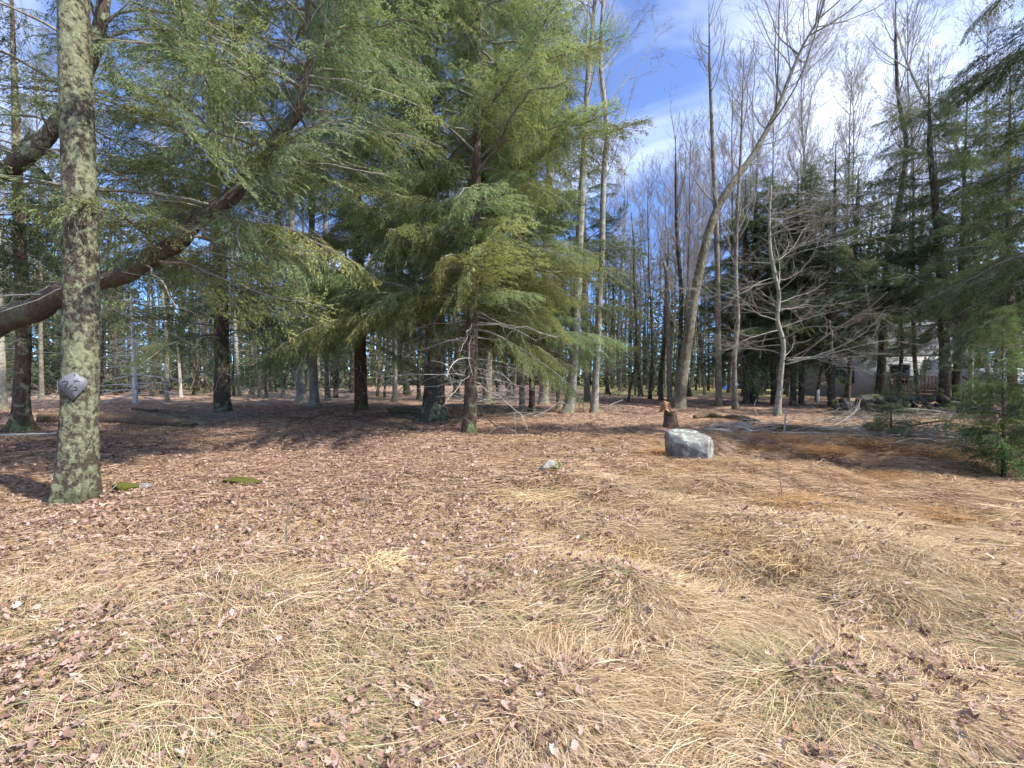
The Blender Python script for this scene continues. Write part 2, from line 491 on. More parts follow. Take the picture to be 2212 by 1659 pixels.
# ------------------------------------------------------------------ the house and what stands round it
PHI = math.radians(34)
HX = np.array((math.cos(PHI), -math.sin(PHI), 0.0)); HY = np.array((math.sin(PHI), math.cos(PHI), 0.0))
HO = at(1737, 858, 30.0); HO[2] = 0.0
def hp(a, b, z): return HO + HX * a + HY * b + np.array((0, 0, z))
def hbox(g, a0, a1, b0, b1, z0, z1):
    g.box(hp((a0 + a1) / 2, (b0 + b1) / 2, (z0 + z1) / 2), (a1 - a0, b1 - b0, z1 - z0), rz=-PHI); return g
house = tag(empty('house', HO), 'grey sided house with shingled roof behind the dark trees on the right', 'house')
HW, HD, WH = 7.6, 7.0, 2.75
part('wall', hbox(Geo(), 0, HW, 0, HD, -0.1, WH), M['siding'], house)
g = Geo()
e = 0.45
rv = [hp(-e, -e, WH - 0.1), hp(HW + e, -e, WH - 0.1), hp(HW + e, HD / 2, WH + 2.2), hp(-e, HD / 2, WH + 2.2), hp(-e, HD + e, WH - 0.1), hp(HW + e, HD + e, WH - 0.1)]
rv2 = [p + np.array((0, 0, 0.14)) for p in rv]
g.add(rv + rv2, [(0, 3, 2, 1), (3, 4, 5, 2), (6, 7, 8, 9), (9, 8, 11, 10), (0, 1, 7, 6), (4, 10, 11, 5), (0, 6, 9, 3), (3, 9, 10, 4), (1, 2, 8, 7), (2, 5, 11, 8)])
roof = part('roof', g, M['roof'], house)
part('chimney', hbox(Geo(), 2.0, 2.6, HD / 2 - 0.3, HD / 2 + 0.3, WH + 1.6, WH + 3.0), M['wall_stone'], roof)
part('gable', Geo().add([hp(0.01, 0.02, WH - 0.02), hp(0.01, HD - 0.02, WH - 0.02), hp(0.01, HD / 2, WH + 2.1), hp(0.3, 0.02, WH - 0.02), hp(0.3, HD - 0.02, WH - 0.02), hp(0.3, HD / 2, WH + 2.1)], [(0, 1, 4, 3), (1, 2, 5, 4), (0, 3, 5, 2)], [(0, 2, 1), (3, 4, 5)]), M['siding'], house)
def window(a, z, w, h):
    f = part('window', hbox(Geo(), a - w / 2 - 0.05, a + w / 2 + 0.05, -0.05, 0.02, z - 0.05, z + h + 0.05), M['siding'], house)
    part('pane', hbox(Geo(), a - w / 2, a - 0.02, -0.065, -0.03, z, z + h), M['glass'], f)
    part('pane', hbox(Geo(), a + 0.02, a + w / 2, -0.065, -0.03, z, z + h), M['glass'], f)
window(2.1, 0.95, 1.3, 1.1)
window(5.0, 0.95, 0.9, 1.2)
d = part('door', hbox(Geo(), 6.05, 6.95, -0.06, 0.02, 0.42, 2.45), M['trim'], house)
part('handle', hbox(Geo(), 6.82, 6.88, -0.11, -0.06, 1.35, 1.45), M['ink'], d)
part('corner_board', hbox(Geo(), HW - 0.12, HW + 0.04, -0.06, -0.002, 0, WH - 0.1), M['trim'], house)
part('deck', hbox(Geo(), 4.3, 7.4, -1.7, -0.07, 0.28, 0.42), M['deckwood'], house)
for a in (4.4, 5.9, 7.3):
    part('deck_post', hbox(Geo(), a - 0.05, a + 0.05, -1.69, -1.59, -0.1, 1.40 if a != 5.9 else 2.6), M['deckwood'], house)
part('rail', hbox(Geo(), 4.34, 7.36, -1.71, -1.57, 1.40, 1.47), M['deckwood'], house)
part('rail', hbox(Geo(), 4.34, 7.36, -1.68, -1.60, 0.55, 0.62), M['deckwood'], house)
for k in range(19):
    a = 4.55 + k * 0.15
    if abs(a - 5.9) > 0.07: part('baluster', hbox(Geo(), a - 0.022, a + 0.022, -1.665, -1.615, 0.625, 1.395), M['deckwood'], house)
for k in range(2):
    part('step', hbox(Geo(), 7.46 + k * 0.3, 7.78 + k * 0.3, -1.6, -0.5, 0.1 - 0.1 * k, 0.30 - 0.13 * k), M['deckwood'], house)
g = Geo(); V_, q_, t_ = tubes(np.array([hp(7.42, -1.66, 1.45), hp(8.2, -1.66, 0.85)]), np.array([0.05, 0.05]), 4, cap=True); g.add(V_, q_, t_)
part('stair_rail', g, M['deckwood'], house)
part('stair_post', hbox(Geo(), 8.15, 8.25, -1.71, -1.61, -0.1, 0.9), M['deckwood'], house)

# a pale outbuilding further right
sh0 = at(2128, 868, 24.0); sh0[2] = 0
shed = tag(empty('shed', sh0), 'pale blue and white shed glimpsed behind the young spruce', 'shed')
def sbox(a0, a1, b0, b1, z0, z1):
    c = sh0 + HX * (a0 + a1) / 2 + HY * (b0 + b1) / 2 + np.array((0, 0, (z0 + z1) / 2))
    return Geo().box(c, (a1 - a0, b1 - b0, z1 - z0), rz=-PHI)
part('wall', sbox(-0.9, 2.0, 0, 2.6, 0, 1.9), M['paleblue'], shed)
part('door', sbox(0.1, 0.9, -0.05, 0.02, 0.05, 1.7), M['trim'], shed)
sr = part('roof', sbox(-1.1, 2.2, -0.25, 2.85, 1.9, 2.02), M['roof'], shed)

# ------------------------------------------------------------------ foliage
def boughs_on(rngl, path, H0, H1, nb, Lfun, elev, droop, n=7):
    """boughs round a trunk polyline between heights H0 and H1 (fractions of the path)"""
    t = np.sort(rngl.uniform(H0, H1, nb))
    az = np.arange(nb) * 2.39996 + rngl.uniform(-0.5, 0.5, nb) + rngl.uniform(0, 6)
    P0, T0 = interp_poly(np.repeat(path[None], nb, 0), t)
    rel = (t - H0) / max(H1 - H0, 1e-6)
    L = Lfun(rel) * rngl.uniform(0.62, 1.12, nb)
    el = np.interp(rel, [0, 0.5, 1], elev) + rngl.normal(0, 0.12, nb)
    dr = droop * rngl.uniform(0.6, 1.4, nb)
    s = np.linspace(0, 1, n)
    side = rngl.normal(0, 0.10, nb)
    hx = np.cos(az); hy = np.sin(az)
    horiz = np.cos(el)[:, None] * s[None] * L[:, None]
    z = np.sin(el)[:, None] * s[None] * L[:, None] - dr[:, None] * L[:, None] * s[None] ** 2
    latr = side[:, None] * L[:, None] * s[None] ** 2
    P = np.stack([P0[:, 0:1] + hx[:, None] * horiz - hy[:, None] * latr, P0[:, 1:2] + hy[:, None] * horiz + hx[:, None] * latr, P0[:, 2:3] + z], -1)
    P[:, 1:] += rngl.normal(0, 0.025, P[:, 1:].shape) * L[:, None, None] * 0.5
    return P, L

def bough_arrays(kind, L, seed):
    """one bough of flat drooping sprays, pointing along +X; wood and needles in one mesh"""
    r = np.random.default_rng(seed)
    up = np.array([0, 0, 1.0])
    pr = dict(full=(0.18, 0.115, 0.42, 0.042, 0.22, 0.06), thin=(0.36, 0.17, 0.42, 0.052, 0.18, 0.25), spruce=(0.06, 0.07, 0.42, 0.035, 0.05, 0.0), low=(0.15, 0.30, 0.42, 0.12, 0.20, 0.05))[kind]
    t0, sp, lsec, s3, droop, dead = pr
    n = 9
    t = np.linspace(0, 1, n)
    lat = np.cumsum(r.normal(0, 0.022, n)) * L; lat[0] = 0
    ver = np.cumsum(r.normal(0, 0.014, n)) * L; ver[0] = 0
    P = np.stack([t * L, lat, ver - droop * L * t ** 2], 1)[None]
    wood = Geo()
    V_, q_, _ = tubes(P, ((0.0085 * L + 0.006) * np.linspace(1, 0.2, n))[None], 5); wood.add(V_, q_)
    S = max(6, int(L * (1 - t0) / sp * 2))
    tt = t0 + (1 - t0) * (np.arange(S) + r.random(S)) / S
    side = np.where(np.arange(S) % 2 == 0, 1.0, -1.0)
    o, T = interp_poly(np.repeat(P, S, 0), tt)
    Sv = nrm(np.cross(T, up))
    ang = r.uniform(0.75, 1.2, S) * (1 - 0.5 * tt)
    l2 = np.minimum((lsec * L * (1 - tt) ** 0.75 * np.clip((tt - t0) * 4 + 0.45, 0, 1) + 0.16) * r.uniform(0.55, 1.2, S), 1.5)
    D = nrm(T * np.cos(ang)[:, None] + Sv * (side * np.sin(ang))[:, None] + r.normal(0, 0.10, (S, 3)))
    dr = 0.52 * r.uniform(0.2, 1.5, S)
    pos = lambda i, s_: o[i] + D[i] * (l2[i] * s_)[:, None] - up * (dr[i] * l2[i] * s_ * s_)[:, None]
    al = np.arange(S)
    P2 = np.stack([pos(al, np.full(S, x)) for x in (0.0, 0.5, 1.0)], 1)
    V_, q_, _ = tubes(P2, np.stack([0.003 + 0.005 * l2, 0.0025 + 0.0025 * l2, np.full(S, 0.0012)], 1), 3); wood.add(V_, q_)
    m = np.maximum(3, (l2 / s3).astype(int)) * (r.random(S) >= dead)
    i3 = np.repeat(al, m); N3 = len(i3)
    s_ = 0.08 + 0.92 * r.random(N3)
    p3 = pos(i3, s_); tan = nrm(D[i3] - up * (2 * dr[i3] * s_)[:, None])
    sv = nrm(np.cross(tan, up) + r.normal(0, 0.2, (N3, 3)))
    sd = np.where(r.random(N3) < 0.5, 1.0, -1.0)
    a3 = r.uniform(0.5, 1.0, N3) * (1 - 0.45 * s_)
    d3 = nrm(tan * np.cos(a3)[:, None] + sv * (sd * np.sin(a3))[:, None])
    l3 = np.minimum(0.40 * l2[i3] * (1 - s_) + 0.09, 0.34) * r.uniform(0.6, 1.2, N3)
    g3 = r.uniform(0.1, 0.6, N3)
    q = np.maximum(2, (l3 / (0.075 if kind == 'low' else 0.0165)).astype(int))
    i4 = np.repeat(np.arange(N3), q); K = len(i4)
    x = 0.05 + 0.95 * r.random(K)
    p = p3[i4] + d3[i4] * (l3[i4] * x)[:, None] - up * (g3[i4] * l3[i4] * x * x)[:, None]
    tn = nrm(d3[i4] - up * (2 * g3[i4] * x)[:, None])
    sv = nrm(np.cross(tn, up) + r.normal(0, 0.3, (K, 3)))
    a4 = r.uniform(0.2, 0.95, K) * np.where(r.random(K) < 0.5, 1, -1)
    d4 = nrm(tn * np.cos(a4)[:, None] + sv * np.sin(a4)[:, None] - up * r.uniform(0, 0.3, K)[:, None])
    lt = r.uniform(0.030, 0.070, K) * {'spruce': 0.8, 'low': 2.3}.get(kind, 1.0)
    wd = r.uniform(0.0085, 0.0155, K) * {'spruce': 0.75, 'low': 2.6}.get(kind, 1.0)
    cv = nrm(np.cross(d4, up + r.normal(0, 0.55, (K, 3))))
    lv = np.stack([p, p + d4 * (lt * 0.5)[:, None] + cv * (wd / 2)[:, None], p + d4 * lt[:, None], p + d4 * (lt * 0.5)[:, None] - cv * (wd / 2)[:, None]], 1)
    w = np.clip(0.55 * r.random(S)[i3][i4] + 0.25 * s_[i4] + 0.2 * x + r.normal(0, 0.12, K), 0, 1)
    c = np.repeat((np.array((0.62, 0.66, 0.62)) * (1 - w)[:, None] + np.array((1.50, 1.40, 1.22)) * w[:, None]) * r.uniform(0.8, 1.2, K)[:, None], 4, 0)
    br = np.repeat(r.random(K) < 0.03, 4)
    c[br] = np.array((1.7, 0.9, 1.2))
    return lv.reshape(-1, 3), c, np.vstack(wood.v), np.vstack(wood.q)

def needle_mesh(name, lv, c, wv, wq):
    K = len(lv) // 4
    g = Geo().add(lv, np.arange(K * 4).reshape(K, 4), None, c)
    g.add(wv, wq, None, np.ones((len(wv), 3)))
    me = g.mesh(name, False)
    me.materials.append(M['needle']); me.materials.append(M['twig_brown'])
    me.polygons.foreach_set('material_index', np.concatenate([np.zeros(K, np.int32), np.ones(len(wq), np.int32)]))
    return me

def bough_mesh(kind, L, seed):
    return needle_mesh('bough_' + kind, *bough_arrays(kind, L, seed))

def euler_rot(v, rx, ry, rz):
    return rot(rot(rot(v, 0, rx, 0), 0, 0, ry), rz, 0, 0)

BOUGHS = {}
def bough_for(kind, L, r):
    classes = {'full': (0.8, 1.6, 2.6, 3.8, 5.2), 'thin': (1.2, 2.4, 3.8), 'spruce': (0.45, 0.85)}[kind]
    c = min(classes, key=lambda x: abs(math.log(x / max(L, 0.05))))
    k = (kind, c, int(r.integers(0, 3)))
    if k not in BOUGHS: BOUGHS[k] = bough_mesh(kind, c, int(c * 100) + k[2] * 17 + len(kind))
    return BOUGHS[k], L / c

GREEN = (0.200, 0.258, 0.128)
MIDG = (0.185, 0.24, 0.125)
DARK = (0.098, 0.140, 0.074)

def trunk_from(path, Y=None, n=60, extra_top=None, dY=0.0):
    """path of (u, v, w) picture points -> world polyline and radii; base on the ground unless Y is given"""
    u0, v0, w0 = path[0]
    if Y is None:
        b = gp(u0, v0); Y = b[1]
    else:
        b = at(u0, v0, Y)
    pts = [b]; rr = [w0 / 2 * Y / FPX * cosoff(u0)]
    for k, (u, v, w) in enumerate(path[1:]):
        Yk = Y + dY * (k + 1) / max(1, len(path) - 1)
        pts.append(at(u, v, Yk)); rr.append(w / 2 * Yk / FPX * cosoff(u))
    if extra_top is not None:
        d = nrm(pts[-1] - pts[-2]); d = nrm(d + np.array((0, 0, 1.2)))
        Lx = extra_top - pts[-1][2]
        if Lx > 0.5:
            for f in (0.35, 0.7, 1.0):
                pts.append(pts[len(path) - 1] + d * Lx * f)
                rr.append(rr[len(path) - 1] * (1 - 0.85 * f))
    pts = np.array(pts); rr = np.array(rr)
    P = spline(pts, n)
    seg = np.linspace(0, len(pts) - 1, n)
    R = np.interp(seg, np.arange(len(rr)), rr)
    # even spacing along the length
    dl = np.concatenate([[0], np.cumsum(np.linalg.norm(np.diff(P, axis=0), axis=1))])
    s = np.linspace(0, dl[-1], n)
    P = np.stack([np.interp(s, dl, P[:, k]) for k in range(3)], 1); R = np.interp(s, dl, R)
    return P, R, b, Y

def trunk_geo(P, R, sides=14, flare=0.5, flare_h=0.45, rough=0.10, rfreq=7.0, seed=0, below=0.25):
    L = np.concatenate([[0], np.cumsum(np.linalg.norm(np.diff(P, axis=0), axis=1))])
    add = np.linspace(0, 1.3, 9)[1:-1]
    s = np.sort(np.concatenate([L, add])); s = s[np.concatenate([[True], np.diff(s) > 1e-4])]
    P2 = np.stack([np.interp(s, L, P[:, k]) for k in range(3)], 1); R2 = np.interp(s, L, R)
    fl = flare * np.exp(-s / (flare_h * 0.55))
    d = P2[1] - P2[0]; d = d / np.linalg.norm(d)
    P2 = np.vstack([P2[0] - d * below, P2]); R2 = np.concatenate([[R2[0] * 1.05], R2]); fl = np.concatenate([[fl[0] * 1.25], fl])
    V_, q_, t_ = tubes(P2, R2, sides, rough, rfreq, cap=True, seed=seed)
    rr = np.random.default_rng(seed + 900)
    a_ = np.linspace(0, 2 * math.pi, sides, endpoint=False)
    kk = int(rr.integers(3, 6)); ph = rr.uniform(0, 6.28)
    lob = 0.45 + 1.1 * np.maximum(0, np.cos(kk * a_ + ph + 0.6 * np.sin(a_ + ph))) ** 2 * (0.6 + 0.8 * vnoise2(np.cos(a_) * 1.5 + seed, np.sin(a_) * 1.5, 8))
    m_ = len(P2)
    body = V_[:m_ * sides].reshape(m_, sides, 3)
    body[:] = P2[:, None] + (body - P2[:, None]) * (1 + fl[:, None, None] * lob[None, :, None])
    return Geo().add(V_, q_, t_)

def hemlock(label, path, H, z0, Lmax, nb, seed, tones=GREEN, bark='bark_hemlock', Y=None, elev=(0.06, 0.18, 0.5), dead_n=10, sides=14, name='hemlock_tree', group=None, prof=0.75, flare=0.5, tmax=0.995, dY=0.0, dead_z=None, kind='full', minL=0.4, thin=0.0, side_bias=None):
    nb = int(nb * 1.06) if kind == 'full' else nb
    r = np.random.default_rng(seed)
    P, R, b, Yb = path if isinstance(path, tuple) else trunk_from(path, Y, 110 if sides > 18 else 60, H, dY)
    root = tag(empty(name, b), label, 'tree', group)
    part('trunk', trunk_geo(P, R, sides, flare, rough=0.22 if sides > 18 else 0.12, rfreq=8.0, seed=seed), M[bark], root, True)
    f0 = float(np.interp(z0, P[:, 2], np.linspace(0, 1, len(P)))) if P[-1, 2] > z0 else 0.3
    t = f0 + (tmax - f0) * (np.arange(nb) + r.random(nb)) / nb
    P0, T0 = interp_poly(np.repeat(P[None], nb, 0), t)
    rel = (t - f0) / (tmax - f0)
    az = np.arange(nb) * 2.39996 + r.uniform(-0.6, 0.6, nb)
    L = np.maximum(Lmax * np.maximum(1 - rel, 0.02) ** prof * r.uniform(0.42, 1.2, nb), minL)
    el = np.interp(rel, [0, 0.5, 1], elev) + r.normal(0, 0.22, nb)
    if kind == 'low':                      # far trees: all boughs joined into one crown of coarser sprays
        cache = {(c, j): bough_arrays('low', c, int(c * 100) + j * 31) for c in (1.0, 1.9, 2.9) for j in range(2)}
        A_ = []; C_ = []; W_ = []; Q_ = []; nw = 0
        for i in range(nb):
            c = min((1.0, 1.9, 2.9), key=lambda x: abs(x - L[i])); k = L[i] / c
            lv, lc_, wv, wq = cache[(c, int(r.integers(0, 2)))]
            sc3 = np.array((k, k * r.choice((-1, 1)), k)); e3 = (r.normal(0, 0.3), -el[i], az[i])
            A_.append(euler_rot(lv * sc3, *e3) + P0[i]); W_.append(euler_rot(wv * sc3, *e3) + P0[i]); Q_.append(wq + nw); nw += len(wv)
            C_.append(lc_ * np.array((r.uniform(0.75, 1.25), r.uniform(0.8, 1.2), r.uniform(0.75, 1.25))))
        o = place('crown', needle_mesh('crown', np.vstack(A_) - b, np.vstack(C_), np.vstack(W_) - b, np.vstack(Q_)), None, root)
        o['kind'] = 'stuff'; o.color = (tones[0], tones[1], tones[2], 1)
    for i in range(nb if kind != 'low' else 0):
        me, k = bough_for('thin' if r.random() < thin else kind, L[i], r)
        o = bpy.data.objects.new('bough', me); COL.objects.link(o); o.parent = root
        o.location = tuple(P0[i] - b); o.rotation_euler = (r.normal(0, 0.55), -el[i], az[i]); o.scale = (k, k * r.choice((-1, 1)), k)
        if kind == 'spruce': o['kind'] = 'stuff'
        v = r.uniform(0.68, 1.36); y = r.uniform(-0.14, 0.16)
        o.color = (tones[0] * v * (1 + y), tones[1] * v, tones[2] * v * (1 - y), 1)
    if dead_n:
        dz = dead_z or (max(b[2] + 0.9, z0 - 1.4), z0 + 1.2)
        fl = np.interp(dz, P[:, 2], np.linspace(0, 1, len(P)))
        Dp, Dl = boughs_on(r, P, fl[0], fl[1], dead_n, lambda x: Lmax * 0.6 + 0 * x, (-0.1, -0.05, 0.0), 0.18)
        Rd = (0.006 * Dl + 0.004)[:, None] * np.linspace(1, 0.25, Dp.shape[1])[None]
        dv, dq, _ = tubes(Dp, Rd, 5)
        C2, R2, L2 = sprout(r, Dp, Rd, Dl, 7, 0.3, 1.0, (0.5, 1.1), 0.4, 4, 0.0, 0.10, 0.006)
        cv, cq, _ = tubes(C2, R2, 3)
        part('dead_branches', Geo().add(dv, dq).add(cv, cq), M['twig_dead'], root, kind='stuff')
    return root

def sprout(r, P, R, L, k, t0, t1, ang, ratio, n, up, wig, rr, tp=1.0, lt=0.5, rmin=0.002):
    Mn = len(P)
    k = np.broadcast_to(np.asarray(k), (Mn,)).astype(int)
    idx = np.repeat(np.arange(Mn), k); S = len(idx)
    t = t0 + (t1 - t0) * r.random(S) ** tp
    o, T = interp_poly(P[idx], t)
    nn = P.shape[1]; si = np.clip(t, 0, 1 - 1e-6) * (nn - 1); i = si.astype(int)
    rad = R[idx, i]
    az = r.uniform(0, 2 * math.pi, S)
    a = nrm(np.cross(T, np.array([0.31, 0.52, 0.8]))); b2 = np.cross(T, a)
    perp = a * np.cos(az)[:, None] + b2 * np.sin(az)[:, None]
    an = r.uniform(ang[0], ang[1], S)
    d = nrm(T * np.cos(an)[:, None] + perp * np.sin(an)[:, None])
    ln = L[idx] * ratio * (1 - lt * t) * r.uniform(0.6, 1.3, S)
    pts = [o]
    for j in range(n - 1):
        pts.append(pts[-1] + d * (ln / (n - 1))[:, None])
        d = nrm(d + np.array([0, 0, up]) + r.normal(0, wig, (S, 3)))
    Pn = np.stack(pts, 1)
    r0 = np.maximum(np.minimum(rad * 0.72, ln * rr), rmin)
    Rn = r0[:, None] * np.linspace(1, 0.3, n)[None]
    return Pn, Rn, ln

def bare_tree(label, path, H, seed, bark='bark_grey', twig='twig_grey', Y=None, limbs=22, t0=0.35, Ll=4.0, ang=(0.45, 0.9), up=0.16, name='bare_maple_tree', group=None, sides=12, k2=6, k3=5, k4=0, flare=0.45, dY=0.0, split=False, wig=0.10, tp=1.0, lt=0.45, wood=1.0):
    r = np.random.default_rng(seed)
    P, R, b, Yb = path if isinstance(path, tuple) else trunk_from(path, Y, 60, H, dY)
    root = tag(empty(name, b), label, 'tree', group)
    part('trunk', trunk_geo(P, R, sides, flare, seed=seed), M[bark], root, True)
    L0 = np.array([Ll])
    A, Ra, La = sprout(r, P[None], R[None], L0, limbs, t0, 0.99, ang, 1.0, 8, up, wig, 0.011 * wood, tp, lt, 0.008)
    B, Rb, Lb = sprout(r, A, Ra, La, k2, 0.22, 1.0, (0.35, 0.85), 0.52, 6, up * 0.8, wig * 1.2, 0.008 * wood, 1.0, 0.5, 0.005)
    C, Rc, Lc = sprout(r, B, Rb, Lb, k3, 0.2, 1.0, (0.3, 0.8), 0.5, 3, up * 0.7, wig * 1.4, 0.006 * wood, 1.0, 0.4, 0.0035)
    if split:
        order = np.argsort(-La)
        for j in order[:14]:
            V_, q_, t_ = tubes(A[j:j + 1], Ra[j:j + 1], 6, cap=True)
            part('limb', Geo().add(V_, q_, t_), M[bark], root, True)
        rest = order[14:]
        gt = Geo()
        if len(rest): V_, q_, _ = tubes(A[rest], Ra[rest], 5); gt.add(V_, q_)
    else:
        gt = Geo(); V_, q_, _ = tubes(A, Ra, 5); gt.add(V_, q_)
    V_, q_, _ = tubes(B, Rb, 4); gt.add(V_, q_)
    V_, q_, _ = tubes(C, Rc, 3); gt.add(V_, q_)
    if k4:
        D, Rd, Ld = sprout(r, C, Rc, Lc, k4, 0.2, 1.0, (0.3, 0.8), 0.55, 2, up * 0.5, wig, 0.007, 1.0, 0.3, 0.0042)
        V_, q_, _ = tubes(D, Rd, 3); gt.add(V_, q_)
    part('crown', gt, M[twig], root, kind='stuff')
    return root


# ------------------------------------------------------------------ trees, near ones first
# the lichen covered trunk on the left
P, R, b, Y0 = trunk_from([(160, 1086, 92), (167, 1000, 92), (173, 850, 86), (176, 700, 84), (174, 500, 81), (167, 250, 78), (159, 0, 72), (153, -260, 64), (150, -700, 44)], None, 150)
lt = tag(empty('lichen_tree', b), 'thick trunk crusted with pale green lichen, bearing a grey plate', 'tree')
part('trunk', trunk_geo(P, R, 72, 0.42, 0.6, 0.085, 13.0, 3), M['bark_lichen'], lt, True)
r_ = np.random.default_rng(3)
A, Ra, La = sprout(r_, P[None], R[None], np.array([3.2]), 16, 0.62, 0.99, (0.6, 1.1), 1.0, 7, 0.12, 0.1, 0.013)
for j in range(len(A)):
    V_, q_, t_ = tubes(A[j:j + 1], Ra[j:j + 1], 6, cap=True); part('limb', Geo().add(V_, q_, t_), M['bark_grey'], lt, True)
B, Rb, Lb = sprout(r_, A, Ra, La, 6, 0.2, 1.0, (0.4, 0.9), 0.5, 5, 0.1, 0.12, 0.01)
C, Rc, Lc = sprout(r_, B, Rb, Lb, 5, 0.2, 1.0, (0.4, 0.9), 0.5, 4, 0.1, 0.12, 0.008)
gt = Geo(); V_, q_, _ = tubes(B, Rb, 4); gt.add(V_, q_); V_, q_, _ = tubes(C, Rc, 3); gt.add(V_, q_)
part('crown', gt, M['twig_grey'], lt, kind='stuff')
LICHEN_P, LICHEN_R, LICHEN_Y = P, R, Y0

# the big leaning hemlock whose trunk crosses the upper left
hemlock('hemlock with a thick trunk leaning in from the left edge, reddish underside', [(-420, 1000, 96), (-180, 815, 88), (0, 695, 80), (70, 672, 70), (130, 635, 62), (205, 608, 54), (270, 592, 50), (325, 556, 46), (385, 522, 43), (430, 470, 41), (495, 432, 38), (532, 375, 35), (588, 336, 31), (612, 280, 27), (650, 236, 22), (655, 175, 19), (672, 120, 15), (664, 20, 11)], 12.5, 3.6, 3.2, 122, 21, MIDG, 'bark_leanhem', Y=7.6, dead_n=30, sides=26, prof=0.35, flare=0.15, thin=0.35, dead_z=(2.6, 7.0))
hemlock('dark hemlock trunk curving up behind the lichen covered trunk', [(-500, 760, 62), (-200, 505, 56), (0, 378, 50), (60, 335, 46), (112, 282, 42), (170, 185, 38), (208, 90, 34), (232, -60, 28), (245, -260, 22)], 14.5, 4.0, 3.8, 60, 22, DARK, 'bark_dark', Y=9.4, dead_n=0, prof=0.3, thin=0.45, flare=0.15)
hemlock('dark hemlock with flared mossy foot at the far left edge', [(45, 932, 46), (47, 850, 40), (50, 700, 36), (42, 500, 30)], 13.0, 3.8, 3.5, 48, 23, DARK, 'bark_hemlock', dead_n=10, flare=0.9, dead_z=(1.5, 3.6))
# hemlocks of the middle
hemlock('large forked hemlock with black double trunk and spreading roots', [(935, 905, 50), (938, 840, 46), (940, 700, 44), (930, 500, 36), (925, 300, 28)], 24.0, 3.1, 5.4, 160, 24, GREEN, 'bark_dark', dead_n=40, flare=0.75, prof=0.35, dead_z=(1.4, 8.0))
hemlock('green mossy hemlock trunk standing just right of the double trunk', [(1012, 934, 31), (1016, 870, 29), (1018, 800, 27), (1022, 600, 24), (1030, 350, 18)], 19.0, 2.8, 4.2, 136, 25, GREEN, 'bark_hemlock', dead_n=30, flare=0.2, prof=0.35, dead_z=(1.3, 5.0))
hemlock('hemlock with mossy dark trunk among sticks, right of the bleached dead spruce', [(480, 890, 38), (479, 800, 36), (476, 600, 31), (463, 300, 24), (458, 50, 16)], 20.0, 2.9, 4.6, 112, 26, MIDG, 'bark_hemlock', dead_n=20, flare=0.3, prof=0.35, thin=0.35)
hemlock('reddish brown hemlock trunk left of the black double trunk', [(780, 885, 30), (779, 800, 27), (775, 600, 24), (768, 300, 17)], 22.0, 2.9, 4.9, 135, 27, GREEN, 'bark_red', dead_n=20, flare=0.35, prof=0.35)
hemlock('tall hemlock with straight dark trunk showing sky either side, behind the mossy one', [(1052, 872, 21), (1056, 600, 20), (1060, 400, 19), (1066, 200, 15), (1080, 20, 10)], 23.0, 6.4, 4.0, 84, 28, MIDG, 'bark_tan', dead_n=8, prof=0.4)
hemlock('slim hemlock, left one of a close pair in the middle', [(1128, 893, 13), (1127, 800, 12), (1125, 600, 11), (1131, 480, 10), (1140, 300, 8)], 17.0, 3.0, 3.6, 92, 29, MIDG, 'bark_tan', dead_n=16, prof=0.5, dead_z=(1.2, 3.6))
hemlock('slim hemlock, right one of a close pair in the middle', [(1150, 889, 13), (1148, 800, 12), (1142, 600, 11), (1150, 400, 9)], 19.0, 3.4, 3.9, 90, 30, DARK, 'bark_hemlock', dead_n=14, prof=0.45, dead_z=(1.4, 4.5))
hemlock('hemlock holding a dark clump of needles beside the pale straight trunk', [(1268, 868, 14), (1266, 700, 13), (1260, 450, 11), (1262, 300, 8)], 15.5, 7.0, 3.3, 62, 31, DARK, 'bark_tan', dead_n=12, prof=0.5, dead_z=(1.6, 5.0))
hemlock('low bushy hemlock spreading green sprays in front of the two pale trunks', [(1205, 884, 9), (1208, 780, 8), (1214, 650, 6)], 6.2, 2.2, 2.8, 70, 32, MIDG, 'bark_tan', dead_n=12, prof=0.5, dead_z=(0.8, 1.9))

# bare trunks of the left and middle
bare_tree('pale trunk cut by the left picture edge behind the dark flared one', [(6, 884, 22), (4, 800, 20), (0, 690, 18), (-6, 450, 14)], 13, 41, limbs=18, t0=0.2, Ll=3.2, up=0.05, k3=3)
bare_tree('pale blotched trunk forking into upswept limbs, left of two others', [(652, 868, 23), (646, 800, 21), (638, 735, 20), (632, 600, 16), (628, 350, 12)], 15, 42, limbs=20, t0=0.24, Ll=3.6, k3=4, up=0.2)
bare_tree('grey lichened trunk in the middle of three near the brush', [(680, 880, 21), (676, 790, 19), (672, 600, 16), (676, 350, 11)], 14, 43, limbs=16, t0=0.4, Ll=3.2, k3=4)
bare_tree('thinnest trunk, on the right of three near the brush', [(709, 866, 13), (706, 800, 12), (703, 600, 10), (700, 400, 8)], 15, 44, bark='bark_tan', limbs=14, t0=0.4, Ll=3, k3=3)
bare_tree('pale slender trunk between the reddish trunk and the double trunk', [(853, 866, 12), (853, 800, 11), (850, 600, 9), (848, 400, 7)], 16, 45, limbs=14, t0=0.4, Ll=3, k3=3)
bare_tree('thin grey trunk just right of the mossy dark hemlock', [(518, 855, 9), (512, 780, 9), (500, 560, 10), (488, 340, 11), (478, 60, 9)], 24, 46, limbs=14, t0=0.5, Ll=3.5, k3=4)
bare_tree('pale straight trunk rising from behind the slim pair to the top edge', [(1174, 873, 22), (1177, 750, 20), (1180, 550, 18), (1190, 300, 15), (1197, 160, 13), (1201, 0, 10)], 25, 47, limbs=26, t0=0.55, Ll=4.4, k2=7, k3=6, k4=2, wood=0.6, up=0.14)
